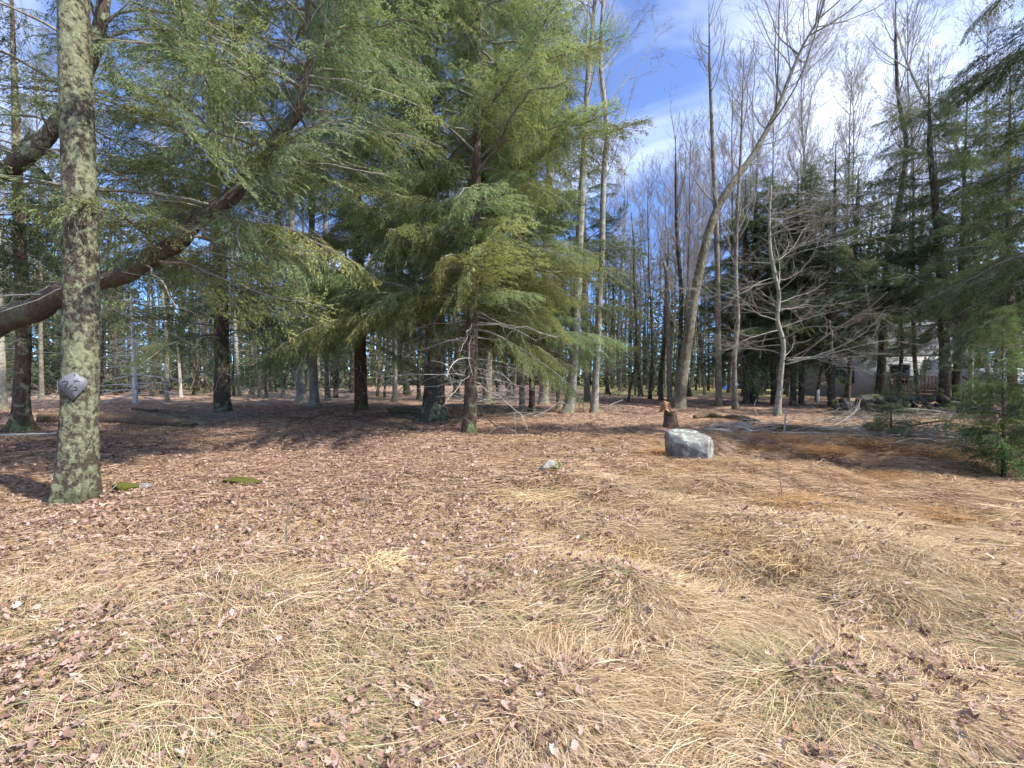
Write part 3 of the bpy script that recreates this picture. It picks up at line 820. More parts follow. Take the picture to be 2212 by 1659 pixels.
bare_tree('grey trunk bowed at its foot, left of the two tall pale maples', [(1226, 892, 25), (1236, 830, 21), (1246, 640, 19), (1255, 450, 17), (1263, 320, 15), (1270, 170, 12), (1283, 30, 9)], 22, 48, limbs=30, t0=0.55, Ll=4.6, k2=7, k3=7, k4=2, wood=0.6, up=0.13)
bare_tree('tall pale maple with clean trunk right of the bowed one', [(1283, 892, 17), (1288, 800, 15), (1295, 640, 14), (1300, 550, 13), (1304, 380, 12), (1311, 280, 11), (1297, 130, 9), (1303, 0, 7)], 22, 49, limbs=34, t0=0.42, Ll=5.0, k2=8, k3=7, k4=2, wood=0.6, up=0.12, ang=(0.5, 0.95))

# the leaning maple and its neighbours
bare_tree('big maple leaning right in a long curve, the most slanted bare trunk', [(1466, 882, 30), (1476, 800, 24), (1488, 720, 22), (1500, 640, 21), (1520, 545, 19), (1545, 460, 18), (1580, 400, 16.5), (1622, 342, 14.5), (1652, 290, 12), (1682, 228, 10), (1712, 150, 8), (1738, 92, 6), (1768, 40, 5)], 23, 50, bark='bark_leaning', limbs=46, t0=0.50, Ll=6.4, ang=(0.5, 1.05), k2=9, k3=7, k4=2, wood=0.58, up=0.14, split=True, tp=0.75, lt=0.25)
bare_tree('slim broken-topped trunk touching the leaning maple on its left', [(1447, 873, 12), (1445, 780, 11), (1443, 680, 11), (1441, 600, 9), (1434, 565, 6)], None, 51, limbs=6, t0=0.7, Ll=1.0, k2=2, k3=2, bark='bark_tan')
bare_tree('dark forked sapling trunk just behind the leaning maple', [(1468, 868, 9), (1470, 740, 9), (1471, 620, 9), (1463, 520, 8), (1460, 400, 6)], 15, 52, bark='bark_dark', limbs=18, t0=0.45, Ll=4, k3=5, up=0.25)
bare_tree('straight brown trunk first to the right of the leaning maple', [(1553, 877, 15), (1551, 700, 12), (1548, 520, 11), (1540, 330, 9), (1533, 150, 6)], 20, 53, bark='bark_tan', limbs=26, t0=0.45, Ll=3.6, k2=7, k3=6, up=0.24)
bare_tree('thin grey trunk with crooked knot second right of the leaning maple', [(1588, 884, 13), (1586, 780, 11), (1593, 690, 12), (1589, 600, 10), (1592, 470, 8), (1600, 330, 6)], 16, 54, bark='bark_tan', limbs=24, t0=0.4, Ll=3.2, k3=6, up=0.2)
bare_tree('small crooked bare tree with long level branches before the dark hemlocks', [(1678, 897, 16), (1688, 800, 11), (1692, 742, 11), (1679, 690, 10), (1683, 640, 9), (1675, 598, 9), (1664, 540, 8), (1662, 470, 6), (1666, 400, 4)], None, 55, bark='bark_grey', twig='twig_grey', limbs=50, t0=0.20, Ll=4.0, ang=(1.15, 1.65), up=0.012, k2=8, k3=7, wood=0.62, split=True, lt=0.4, wig=0.11, name='bare_sapling')
bare_tree('dark bent maple forking against the white sky on the right', [(1898, 872, 24), (1905, 780, 20), (1911, 650, 18), (1920, 550, 17), (1942, 443, 15), (1958, 317, 12), (1940, 205, 9), (1935, 100, 7)], 22, 56, bark='bark_dark', twig='twig_brown', limbs=30, t0=0.42, Ll=5.0, k2=7, k3=6, k4=2, wood=0.6, up=0.2, split=True)
bare_tree('pale curving trunk bowing left over the house at right', [(2096, 876, 13), (2098, 740, 12), (2095, 560, 11), (2088, 420, 10), (2060, 300, 8), (2008, 233, 7), (1965, 150, 5), (1935, 60, 4)], 19, 57, bark='bark_grey', limbs=24, t0=0.5, Ll=4.0, k3=6, up=0.22)

# dark hemlocks of the right
RH = [
 ([(1612, 872, 15), (1612, 700, 13), (1610, 500, 9)], 12.0, 2.4, 3.3, 'left of a close pair of black hemlocks behind the bare sapling'),
 ([(1628, 871, 19), (1628, 700, 16), (1632, 500, 11)], 12.3, 2.5, 3.3, 'right of a close pair of black hemlocks behind the bare sapling'),
 ([(1671, 873, 13), (1671, 700, 11), (1668, 500, 8)], 12.2, 2.6, 3.0, 'black hemlock hidden directly behind the bare sapling trunk'),
 ([(1713, 877, 15), (1716, 700, 13), (1722, 480, 9)], 11.5, 2.8, 3.2, 'dark hemlock first right of the bare sapling, left of a pair'),
 ([(1730, 876, 14), (1736, 700, 12), (1748, 480, 9)], 12.2, 2.8, 3.2, 'dark hemlock second right of the bare sapling, leaning off its twin'),
 ([(1796, 880, 18), (1798, 700, 14), (1803, 450, 9)], 12.6, 3.8, 3.0, 'dark hemlock beside the left corner of the grey house'),
 ([(1830, 862, 14), (1840, 700, 12), (1852, 450, 9)], 14.5, 4.6, 2.8, 'slanting dark hemlock in front of the grey house wall'),
 ([(1986, 869, 11), (1975, 760, 10), (1972, 600, 9)], 13.0, 4.4, 2.8, 'thin hemlock slanting left in front of the house deck'),
 ([(2042, 886, 30), (2040, 740, 26), (2030, 550, 20), (2010, 330, 14)], 15.0, 3.5, 3.8, 'thick black hemlock at the right end of the house deck'),
 ([(2066, 882, 22), (2070, 740, 19), (2078, 550, 14)], 15.0, 3.2, 3.6, 'mossy hemlock right behind the thick black one by the deck'),
]
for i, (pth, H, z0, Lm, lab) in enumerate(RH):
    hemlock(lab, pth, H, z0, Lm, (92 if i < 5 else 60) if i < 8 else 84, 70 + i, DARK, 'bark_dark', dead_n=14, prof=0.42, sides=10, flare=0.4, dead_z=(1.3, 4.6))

# the near hemlock standing outside the right edge, its boughs hanging into the picture
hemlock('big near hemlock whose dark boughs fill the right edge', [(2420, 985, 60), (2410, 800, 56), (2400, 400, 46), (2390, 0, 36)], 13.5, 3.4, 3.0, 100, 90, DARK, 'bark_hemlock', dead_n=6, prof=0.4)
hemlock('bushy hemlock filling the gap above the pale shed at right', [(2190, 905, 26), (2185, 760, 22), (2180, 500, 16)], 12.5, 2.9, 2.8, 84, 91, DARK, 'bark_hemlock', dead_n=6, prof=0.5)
# young spruces
hemlock('young spruce with bushy base near the right edge', [(2168, 1036, 10), (2168, 950, 8), (2166, 880, 5)], 2.7, 0.2, 0.85, 110, 92, (0.115, 0.18, 0.068), 'bark_hemlock', dead_n=0, prof=0.8, name='young_spruce', kind='spruce', minL=0.15, sides=8)
hemlock('little hemlock seedling in front of the stone wall', [(1925, 938, 5), (1925, 900, 4), (1923, 870, 2)], 1.5, 0.12, 0.62, 40, 93, (0.09, 0.145, 0.065), 'bark_hemlock', elev=(0.0, 0.2, 0.7), dead_n=0, prof=0.8, name='hemlock_seedling', kind='spruce', minL=0.12, sides=6)

# dead spruces on the left
def dead_spruce(label, path, H, seed, nb, Ll, wood='bleached'):
    r = np.random.default_rng(seed)
    P, R, b, _ = trunk_from(path, None, 40, H)
    root = tag(empty('dead_spruce', b), label, 'tree')
    part('trunk', trunk_geo(P, R, 10, 0.4, seed=seed), M[wood], root, True)
    if nb:
        Bp, L = boughs_on(r, P, 0.06, 0.97, nb, lambda x: Ll * (1 - 0.8 * x), (-0.05, -0.12, -0.1), 0.12)
        Rb = (0.009 * L + 0.016)[:, None] * np.linspace(1, 0.45, Bp.shape[1])[None]
        V_, q_, _ = tubes(Bp, Rb, 4)
        C2, R2, L2 = sprout(r, Bp, Rb, L, 7, 0.25, 1.0, (0.4, 0.9), 0.35, 3, -0.05, 0.08, 0.008, rmin=0.004)
        cv, cq, _ = tubes(C2, R2, 3)
        part('branches', Geo().add(V_, q_).add(cv, cq), M[wood], root, kind='stuff')
dead_spruce('bleached dead spruce with bare drooping branches behind the lichen trunk', [(293, 872, 12), (289, 760, 10), (284, 650, 7)], 6.2, 60, 62, 2.1)
dead_spruce('thin bleached pole of a dead spruce, second from the lichen trunk', [(391, 858, 8), (386, 780, 7), (377, 705, 4)], 5.6, 61, 10, 0.6, 'twig_dead')


# ------------------------------------------------------------------ background trees: a few kinds, copied
def straight(H, r0, seed, lean=0.03, n=60, wob=0.12):
    r = np.random.default_rng(seed)
    t = np.linspace(0, 1, n)
    ctrl = np.cumsum(r.normal(0, wob, (7, 2)), 0); ctrl[0] = 0
    d = r.normal(0, lean, 2)
    x = np.interp(t, np.linspace(0, 1, 7), ctrl[:, 0]) + d[0] * H * t
    y = np.interp(t, np.linspace(0, 1, 7), ctrl[:, 1]) + d[1] * H * t
    k = np.ones(7) / 7
    x = np.convolve(np.pad(x, 3, 'edge'), k, 'valid'); y = np.convolve(np.pad(y, 3, 'edge'), k, 'valid')
    x -= x[0]; y -= y[0]
    P = np.stack([x, y, t * H], 1)
    return (P, r0 * (1 - 0.86 * t), np.zeros(3), 0)

def spread(proto_list, spots, seed, name_group):
    """spots: (u, Y, scale, label, group)"""
    r = np.random.default_rng(seed)
    used = set()
    ORD = ['first', 'second', 'third', 'fourth', 'fifth', 'sixth', 'seventh', 'eighth', 'ninth', 'tenth', 'eleventh', 'twelfth', 'thirteenth', 'fourteenth', 'fifteenth', 'sixteenth', 'seventeenth', 'eighteenth', 'nineteenth', 'twentieth']
    for i, (u, Yd, k, lab, grp) in enumerate(spots):
        j = i % len(proto_list)
        root = proto_list[j]
        if j in used: root = copy_tree(root)
        used.add(j)
        p = at(u, 850, Yd); p[2] = float(terrain(p[0], p[1]))
        root.location = tuple(p); root.rotation_euler = (0, 0, r.uniform(0, 6.28)); root.scale = (k, k, k * r.uniform(0.92, 1.1))
        rank = sorted(q[0] for q in spots if q[4] == grp).index(u); root['label'] = ORD[rank] + ' from the left, ' + lab; root['category'] = 'tree'; root['group'] = grp

conifers = [hemlock('x', straight(11.5, 0.17, 201), 11.5, 1.1, 2.8, 76, 201, DARK, 'bark_dark', dead_n=6, kind='low', sides=8, prof=0.6),
            hemlock('x', straight(14.0, 0.20, 202), 14.0, 1.6, 3.0, 84, 202, (0.12, 0.165, 0.085), 'bark_hemlock', dead_n=10, kind='low', sides=8, prof=0.55),
            hemlock('x', straight(9.0, 0.13, 203), 9.0, 0.7, 2.5, 66, 203, (0.105, 0.15, 0.075), 'bark_dark', dead_n=4, kind='low', sides=8, prof=0.7),
            hemlock('x', straight(16.0, 0.22, 204), 16.0, 3.0, 3.0, 78, 204, DARK, 'bark_dark', dead_n=14, kind='low', sides=8, prof=0.5)]
L1 = 'conifer of the dark row beyond the sunlit strip at left'
L2 = 'conifer far behind the double trunk in the middle'
L3 = 'shaded hemlock between the pale maples and the leaning maple'
L4 = 'conifer of the dark row round the lawn and house'
spots = []
for u, Yd, k in [(60, 30, 0.55), (180, 32, 0.6), (300, 34, 0.6), (350, 32, 0.55), (505, 30, 0.6), (575, 28, 0.55), (-190, 17, 1.1), (-90, 24, 1.0), (30, 31, 0.9), (95, 32, 0.9), (140, 33, 1.1), (215, 29, 0.8), (255, 34, 1.2), (330, 30, 0.85), (420, 32, 1.1), (448, 36, 1.0), (545, 31, 0.95), (590, 35, 1.2), (610, 28, 0.9)]:
    spots.append((u, Yd, k, L1, 'conifers of the left back row'))
for u, Yd, k in [(665, 33, 1.1), (725, 29, 0.95), (760, 36, 1.2), (815, 31, 0.9), (880, 34, 1.15), (905, 28, 0.8), (985, 31, 1.1), (1075, 35, 1.0), (1100, 29, 0.85), (1195, 33, 0.9)]:
    spots.append((u, Yd, k, L2, 'conifers of the middle back row'))
for u, Yd, k in [(1312, 30, 0.72), (1357, 25, 0.7), (1384, 29, 0.75), (1404, 27, 0.78), (1428, 26, 0.72), (1340, 36, 0.7), (1490, 28, 0.62), (1530, 33, 0.6)]:
    spots.append((u, Yd, k, L3, 'shaded hemlocks left of the leaning maple'))
for u, Yd, k in [(1562, 46, 0.8), (1600, 44, 0.85), (1640, 30, 0.8), (1668, 46, 0.9), (1700, 31, 0.85), (1765, 26.5, 0.8), (1800, 25.5, 0.75), (1940, 24, 0.75), (1775, 45, 0.9), (1812, 40, 0.9), (1880, 42, 0.9), (1945, 41, 0.9), (2010, 39, 1.0), (2075, 34, 1.0), (2125, 30, 1.0), (2180, 26, 1.0), (2240, 22, 0.95), (2310, 17, 0.9)]:
    spots.append((u, Yd, k, L4, 'conifers of the right back row'))
spread(conifers, spots, 5, None)

bares = [bare_tree('x', straight(21, 0.13, 211, 0.02), 21, 211, 'bark_grey', 'twig_grey', limbs=40, t0=0.36, Ll=4.6, ang=(0.4, 0.8), up=0.22, k2=8, k3=6, k4=5, sides=8, tp=0.85, wood=0.62),
         bare_tree('x', straight(19, 0.105, 212, 0.03), 19, 212, 'bark_tan', 'twig_grey', limbs=34, t0=0.30, Ll=4.2, ang=(0.4, 0.85), up=0.24, k2=8, k3=6, k4=5, sides=8, wood=0.62),
         bare_tree('x', straight(23, 0.14, 213, 0.03), 23, 213, 'bark_tan', 'twig_brown', limbs=36, t0=0.40, Ll=5.2, ang=(0.4, 0.85), up=0.2, k2=8, k3=6, k4=5, sides=8, wood=0.62),
         bare_tree('x', straight(17, 0.085, 214, 0.04), 17, 214, 'bark_dark', 'twig_grey', limbs=30, t0=0.25, Ll=3.6, ang=(0.45, 0.95), up=0.2, k2=7, k3=6, k4=5, sides=8, wood=0.62)]
B1 = 'slender leafless tree on blue sky left of the leaning maple'
B2 = 'leafless tree on cloudy sky right of the leaning maple'
B3 = 'leafless tree showing through the left hemlocks'
spots = []
for u, Yd, k in [(1338, 34, 0.85), (1372, 30, 0.62), (1398, 37, 0.75), (1421, 29, 0.6), (1436, 35, 0.78), (1458, 31, 0.72), (1482, 38, 0.85), (1503, 33, 0.8), (1522, 29, 0.75), (1540, 36, 0.95), (1322, 38, 0.8), (1352, 41, 0.8), (1385, 42, 0.85), (1411, 33, 0.7), (1447, 42, 0.9), (1470, 27, 0.62), (1495, 43, 0.95), (1512, 39, 0.85)]:
    spots.append((u, Yd, k, B1, 'bare trees left of the leaning maple'))
for u, Yd, k in [(1575, 31, 0.95), (1603, 28, 0.95), (1650, 33, 1.0), (1702, 29, 1.0), (1748, 34, 1.05), (1790, 27, 0.85), (1848, 31, 1.05), (1925, 28, 1.0), (1980, 32, 1.1), (2055, 25, 1.0), (2140, 23, 1.0), (2200, 27, 1.05), (1620, 38, 1.0), (1676, 40, 1.05), (1725, 41, 1.1), (1770, 38, 1.0), (1815, 36, 1.05), (1885, 37, 1.1), (1950, 38, 1.1)]:
    spots.append((u, Yd, k, B2, 'bare trees right of the leaning maple'))
for u, Yd, k in [(-40, 30, 0.9), (90, 27, 0.9), (250, 31, 1.0), (360, 26, 0.9), (560, 29, 1.0), (690, 32, 0.95), (830, 30, 0.9), (985, 34, 1.0), (1110, 31, 1.0)]:
    spots.append((u, Yd, k, B3, 'bare trees behind the left hemlocks'))
spread(bares, spots, 6, None)

# the far wood, one mass
def far_wood():
    r = np.random.default_rng(77)
    g = Geo(); gl = Geo()
    n = 560
    ang = r.uniform(-1.08, 1.08, n); dist = r.uniform(50, 95, n)
    x = dist * np.sin(ang); y = dist * np.cos(ang)
    z = np.zeros(n)
    H = r.uniform(11, 21, n)
    con = r.random(n) < 0.8
    P = np.stack([np.stack([x + r.normal(0, .3, n) * t, y + 0 * x, z - 0.3 + H * t], 1) for t in (0, .33, .66, 1.0)], 1)
    V_, q_, _ = tubes(P, (0.012 * H)[:, None] * np.array([1, .8, .5, .1])[None], 5); g.add(V_, q_)
    b = np.where(~con)[0]
    A, Ra, La = sprout(r, P[b], (0.012 * H[b])[:, None] * np.array([1, .8, .5, .1])[None], H[b] * 0.28, 12, 0.3, 1, (0.4, 0.9), 1.0, 5, 0.2, 0.1, 0.012, rmin=0.01)
    V_, q_, _ = tubes(A, Ra, 3); g.add(V_, q_)
    B, Rb, Lb = sprout(r, A, Ra, La, 5, 0.2, 1, (0.4, 0.9), 0.5, 3, 0.15, 0.1, 0.012, rmin=0.008)
    V_, q_, _ = tubes(B, Rb, 3); g.add(V_, q_)
    c = np.where(con)[0]
    i = np.repeat(c, 250); K = len(i)
    t = r.uniform(0.0, 1, K) ** 1.35; rad = (1 - t) ** 0.7 * 3.0 * np.sqrt(r.random(K)) + 0.2
    az = r.uniform(0, 6.28, K)
    p = np.stack([x[i] + np.cos(az) * rad, y[i] + np.sin(az) * rad, H[i] * t - 0.15 * rad], 1)
    d = nrm(np.stack([np.cos(az), np.sin(az), r.uniform(-0.6, 0.1, K)], 1) + r.normal(0, .4, (K, 3)))
    cr_ = nrm(np.cross(d, np.array([0, 0, 1.]) + r.normal(0, .5, (K, 3))))
    l = r.uniform(.4, .9, K)[:, None]; w = r.uniform(.10, .24, K)[:, None]
    lv = np.stack([p, p + d * l * .5 + cr_ * w, p + d * l, p + d * l * .5 - cr_ * w], 1)
    colr = np.repeat(np.array((0.085, 0.118, 0.062)) * r.uniform(.6, 1.4, K)[:, None], 4, 0)
    gl.add(lv, np.arange(K * 4).reshape(-1, 4), None, colr)
    nl = K
    wv = np.vstack(g.v); wq = np.vstack(g.q)
    gl.add(wv, wq, None, np.ones((len(wv), 3)) * 0.1)
    me = gl.mesh('far_wood'); me.materials.append(M['litter']); me.materials.append(M['bark_dark'])
    me.polygons.foreach_set('material_index', np.concatenate([np.zeros(nl, np.int32), np.ones(len(wq), np.int32)]))
    o = bpy.data.objects.new('far_wood', me); COL.objects.link(o)
    tag(o, 'far wood of conifers and grey bare trees closing the view', 'wood', None, 'stuff')
far_wood()

# ------------------------------------------------------------------ stones
def unit_sphere(sub):
    import bmesh
    bm = bmesh.new(); bmesh.ops.create_icosphere(bm, subdivisions=sub, radius=1.0)
    v = np.array([x.co[:] for x in bm.verts]); f = np.array([[x.index for x in fc.verts] for fc in bm.faces]); bm.free()
    return v, f
SPH = {k: unit_sphere(k) for k in (3, 4, 5)}
def rock_geo(size, seed, planes=None, sub=4, rough=0.05, sharp=1.0):
    r = np.random.default_rng(seed)
    v, f = SPH[sub]; v = v.copy()
    if planes is None:
        planes = [(nrm(r.normal(0, 1, 3)), r.uniform(0.6, 0.95)) for _ in range(14)]
    rad = np.full(len(v), 1.6 if planes is not None and len(planes) < 12 else 1.25)
    for n_, d_ in planes:
        dp = v @ nrm(np.asarray(n_, float))
        rad = np.where(dp > 1e-3, np.minimum(rad, d_ / np.maximum(dp, 1e-3)), rad)
    p = v * rad[:, None]
    nz = vnoise3(p * 2.3 + seed, 5) * 0.5 + vnoise3(p * 6 + seed, 6) * 0.3 + vnoise3(p * 15 + seed, 7) * 0.2 - 0.5
    p = p * (1 + rough * 2 * nz[:, None])
    return p * np.asarray(size, float), f
bp = gp(1508, 999)
bp[1] += 0.27
bv, bf = rock_geo((0.365, 0.32, 0.335), 3, [((0.03, -0.30, 0.95), 0.84), ((0.86, -0.50, 0.03), 0.86), ((-0.12, -0.97, 0.10), 0.90), ((-0.30, -0.90, -0.34), 0.74), ((-0.97, -0.10, -0.14), 0.94), ((0, 1, 0.1), 0.95), ((0, 0, -1), 0.8), ((-0.66, -0.45, 0.60), 1.10), ((0.62, 0.1, 0.78), 1.16), ((-0.75, -0.62, -0.25), 0.86), ((0.75, -0.35, 0.55), 1.17)], 5, 0.02)
bo = place('boulder', Geo().add(bv + np.array((0, 0, 0.15)), None, bf).mesh('boulder', False), M['boulder'], None, bp)
tag(bo, 'blocky grey boulder with flat lichened top in the dry grass', 'boulder')
def stone(name, u, v, size, seed, mat, label, sink=0.3):
    p = gp(u, v)
    vv, ff = rock_geo(size, seed, None, 4, 0.07)
    o = place(name, Geo().add(vv + np.array((0, 0, size[2] * (1 - sink))), None, ff).mesh(name, True), M[mat], None, p)
    return tag(o, label, 'stone')
stone('mossy_stone', 1190, 1022, (0.17, 0.13, 0.12), 11, 'rock_moss', 'small pale stone with yellow moss left of the boulder')
stone('mossy_stone', 276, 1060, (0.17, 0.12, 0.07), 12, 'rock_green', 'low dark green mossed stone at the right foot of the lichen trunk', 0.4)
stone('mossy_stone', 520, 1044, (0.26, 0.16, 0.07), 13, 'rock_green', 'flat moss covered stone between the lichen trunk and the small pale stone', 0.5)
stone('mossy_stone', 316, 1056, (0.08, 0.07, 0.05), 14, 'boulder', 'fist sized grey stone touching the dark mossed one', 0.4)

# stone wall on the right
w0 = gp(1800, 885); w1 = gp(2130, 893)
sw = tag(empty('stone_wall', w0), 'low tumbled dark stone wall in front of the house', 'wall')
WM = []
for k in range(6):
    vv, ff = rock_geo((0.30, 0.24, 0.17), 30 + k, None, 3, 0.08)
    me = Geo().add(vv, None, ff).mesh('stone', False); me.materials.append(M['wall_stone']); WM.append(me)
r_ = np.random.default_rng(9)
for k in range(78):
    f = r_.random(); p = w0 * (1 - f) + w1 * f
    lay = 0 if k < 44 else (1 if k < 68 else 2)
    x = p[0] + r_.normal(0, 0.12); y = p[1] + r_.normal(0, 0.22) * (1 - 0.3 * lay)
    o = bpy.data.objects.new('stone', WM[k % 6]); COL.objects.link(o); o.parent = sw
    z = float(terrain(x, y)) + 0.10 + lay * 0.24 + r_.normal(0, 0.03)
    o.location = tuple(np.array((x, y, z)) - w0); o.rotation_euler = (r_.normal(0, .3), r_.normal(0, .3), r_.uniform(0, 6.28))
    k_ = r_.uniform(0.7, 1.35); o.scale = (k_, k_, k_)

# ------------------------------------------------------------------ sticks, logs, stumps
def stick(name, pts, radii, mat, label, cat, sides=8, rough=0.08, n=24, group=None, rf=9.0, twigs=0, seed=1):
    """pts: list of (u, v, lift) on the ground, or world points"""
    W = []
    Yb = None
    for p in pts:
        if len(p) == 2: W.append(at(p[0], p[1], Yb)); continue
        if len(p) == 3 and isinstance(p, tuple):
            q = gp(p[0], p[1]); Yb = q[1]; q[2] += p[2]; W.append(q)
        else: W.append(np.asarray(p, float))
    P = spline(np.array(W), n); R = np.interp(np.linspace(0, 1, n), np.linspace(0, 1, len(radii)), radii)
    V_, q_, t_ = tubes(P, R, sides, rough, rf, True, seed)
    if twigs:
        root = tag(empty(name, W[0]), label, cat, group)
        part('stem', Geo().add(V_, q_, t_), M[mat], root, True)
        r = np.random.default_rng(seed)
        A, Ra, La = sprout(r, P[None], R[None], np.array([np.linalg.norm(P[-1] - P[0]) * 0.45]), twigs, 0.25, 1.0, (0.5, 1.1), 1.0, 6, 0.05, 0.14, 0.012)
        for j in range(len(A)):
            V2, q2, t2 = tubes(A[j:j + 1], Ra[j:j + 1], 5, cap=True); part('side_branch', Geo().add(V2, q2, t2), M[mat], root, True)
        return root
    o = place(name, Geo().add(V_, q_, t_).mesh(name, True, W[0]), M[mat], None, W[0])
    return tag(o, label, cat, group)
stick('fallen_log', [(84, 912, 0.13), (200, 914, 0.14), (330, 917, 0.10), (420, 921, 0.06)], [0.20, 0.19, 0.165, 0.10], 'log', 'dark rotten log lying behind the lichen trunk', 'log', 16, 0.16, 40)
stick('fallen_branch', [(286, 889, 0.12), (360, 893, 0.10), (430, 897, 0.04)], [0.055, 0.05, 0.03], 'log', 'short dark broken branch lying above the rotten log', 'branch', 8)
stick('fallen_log', [(842, 892, 0.07), (880, 893, 0.08), (925, 897, 0.06)], [0.11, 0.12, 0.10], 'moss_log', 'short yellow mossed log left of the double trunk', 'log', 12, 0.14)
stick('fallen_branch', [(600, 893, 0.25), (618, 905, 0.1), (670, 907, 0.08), (740, 898, 0.2)], [0.03, 0.03, 0.025, 0.012], 'log', 'dark crooked branch on the ground right of the mossy dark hemlock', 'branch', 6, twigs=4, seed=5)
stick('fallen_branch', [(0, 944, 0.04), (60, 943, 0.05), (120, 940, 0.03)], [0.04, 0.04, 0.025], 'twig_dead', 'pale fallen pole at the left edge, left of the lichen trunk', 'branch', 8)
stick('fallen_branch', [(1056, 938, 0.0), (1064, 928), (1086, 921), (1108, 930), (1124, 943)], [0.012, 0.012, 0.011, 0.009, 0.007], 'twig_dead', 'thin pale twig arched over the ground right of the mossy hemlock', 'twig', 6, 0.03)
stick('fallen_branch', [(1085, 930, 0.0), (1062, 912), (1030, 880)], [0.02, 0.018, 0.012], 'log', 'dark stick propped against the mossy hemlock', 'branch', 6)
stick('fallen_branch', [(1150, 902, 0.02), (1185, 885), (1210, 868), (1232, 880)], [0.02, 0.018, 0.014, 0.01], 'twig_dead', 'pale bent branch sprawling below the bushy hemlock', 'branch', 6, twigs=4, seed=8)
stick('fallen_branch', [(1305, 884, 0.0), (1322, 873), (1345, 864)], [0.02, 0.018, 0.012], 'twig_dead', 'straight pale stick slanting up right of the tall maples', 'branch', 6)
stick('fallen_log', [(1500, 905, 0.06), (1530, 903, 0.10), (1565, 906, 0.06)], [0.07, 0.12, 0.06], 'moss_log', 'rotten mossy log piece left of the sapling, nearest the leaning maple', 'log', 12, 0.25, rf=12)
stick('fallen_log', [(1548, 908, 0.05), (1590, 909, 0.09), (1640, 918, 0.04)], [0.05, 0.10, 0.05], 'moss_log', 'broken mossy log just before the bare sapling', 'log', 12, 0.25, rf=12)
stick('fallen_log', [(1640, 924, 0.05), (1690, 926, 0.07), (1750, 929, 0.05), (1830, 932, 0.05)], [0.05, 0.06, 0.05, 0.03], 'log', 'long dark log lying in the needles right of the bare sapling', 'log', 10, 0.18)
stick('fallen_branch', [(1600, 912, 0.05), (1622, 925, 0.03), (1660, 932, 0.02), (1700, 934, 0.02)], [0.02, 0.018, 0.014, 0.008], 'twig_dead', 'curved pale stick winding behind the boulder', 'branch', 6)
stick('fallen_branch', [(1880, 905, 0.1), (1960, 884), (2050, 892), (2110, 905)], [0.03, 0.035, 0.03, 0.02], 'twig_brown', 'long bare pole lying before the stone wall', 'branch', 7)
stick('fallen_branch', [(1800, 922, 0.0), (1832, 902), (1852, 880), (1858, 862)], [0.02, 0.017, 0.012, 0.006], 'twig_dead', 'dead forked branch standing up before the house', 'branch', 6, twigs=6, seed=12)
stick('fallen_branch', [(1870, 948, 0.0), (1940, 925), (2010, 912), (2060, 908)], [0.025, 0.03, 0.025, 0.012], 'log', 'dark dead branch over the mound beside the seedling', 'branch', 6, twigs=5, seed=14)
stick('fallen_branch', [(1694, 930, 0.0), (1696, 905), (1699, 882)], [0.022, 0.02, 0.016], 'twig_dead', 'short pale snag standing right of the bare sapling', 'branch', 6)
stick('fallen_branch', [(1638, 900, 0.0), (1629, 880), (1634, 862)], [0.012, 0.01, 0.006], 'twig_dead', 'thin curved twig standing left of the bare sapling', 'twig', 5)
stick('fallen_branch', [(-30, 1502, 0.02), (70, 1502, 0.025), (160, 1518, 0.015)], [0.010, 0.011, 0.008], 'twig_brown', 'dark stick lying at the bottom left corner', 'stick', 6)
stick('fallen_branch', [(468, 937, 0.02), (486, 941, 0.02), (500, 946, 0.02)], [0.014, 0.014, 0.01], 'twig_dead', 'short white stick in the shadow below the mossy dark hemlock', 'stick', 6)
stick('fallen_branch', [(220, 1075, 0.0), (238, 1060), (252, 1047)], [0.009, 0.008, 0.005], 'twig_dead', 'thin twig leaning beside the lichen trunk', 'twig', 5)

def stump(u, v, r0, h, seed, label, moss):
    p = gp(u, v); r = np.random.default_rng(seed)
    root = tag(empty('tree_stump', p), label, 'stump')
    n = 26; a = np.linspace(0, 2 * math.pi, n, endpoint=False)
    rings = []
    hh = h * (0.75 + 0.5 * vnoise2(np.cos(a) * 1.6 + 4, np.sin(a) * 1.6 + 4, seed))
    for k, f in enumerate((-0.15, 0.0, 0.15, 0.4, 0.7, 1.0)):
        rr = r0 * (1 + 0.55 * math.exp(-max(f, 0) * 5)) * (0.85 + 0.35 * vnoise2(np.cos(a) * 2 + f, np.sin(a) * 2, seed + 3))
        rings.append(np.stack([np.cos(a) * rr, np.sin(a) * rr, hh * f], 1))
    rings.append(np.stack([np.cos(a) * r0 * 0.55, np.sin(a) * r0 * 0.55, hh * 0.72], 1))
    V_ = np.vstack(rings + [np.array([[0, 0, h * 0.6]])]) + p
    q_ = [(k * n + i, k * n + (i + 1) % n, (k + 1) * n + (i + 1) % n, (k + 1) * n + i) for k in range(6) for i in range(n)]
    t_ = [(6 * n + i, 6 * n + (i + 1) % n, 7 * n) for i in range(n)]
    part('wood', Geo().add(V_, q_, t_), M['log'] if moss else M['cutwood'], root, True)
    if moss:
        vv, ff = rock_geo((r0 * 0.95, r0 * 0.9, 0.09), seed, None, 4, 0.12)
        part('moss', Geo().add(vv + p + np.array((0.02, 0, h * 0.88)), None, ff), M['rock_green'], root, True)
stump(1448, 922, 0.16, 0.42, 3, 'rotting dark stump with a cap of green moss before the leaning maple', True)
stump(1438, 890, 0.18, 0.42, 5, 'splintered reddish stump at the foot of the leaning maple', False)

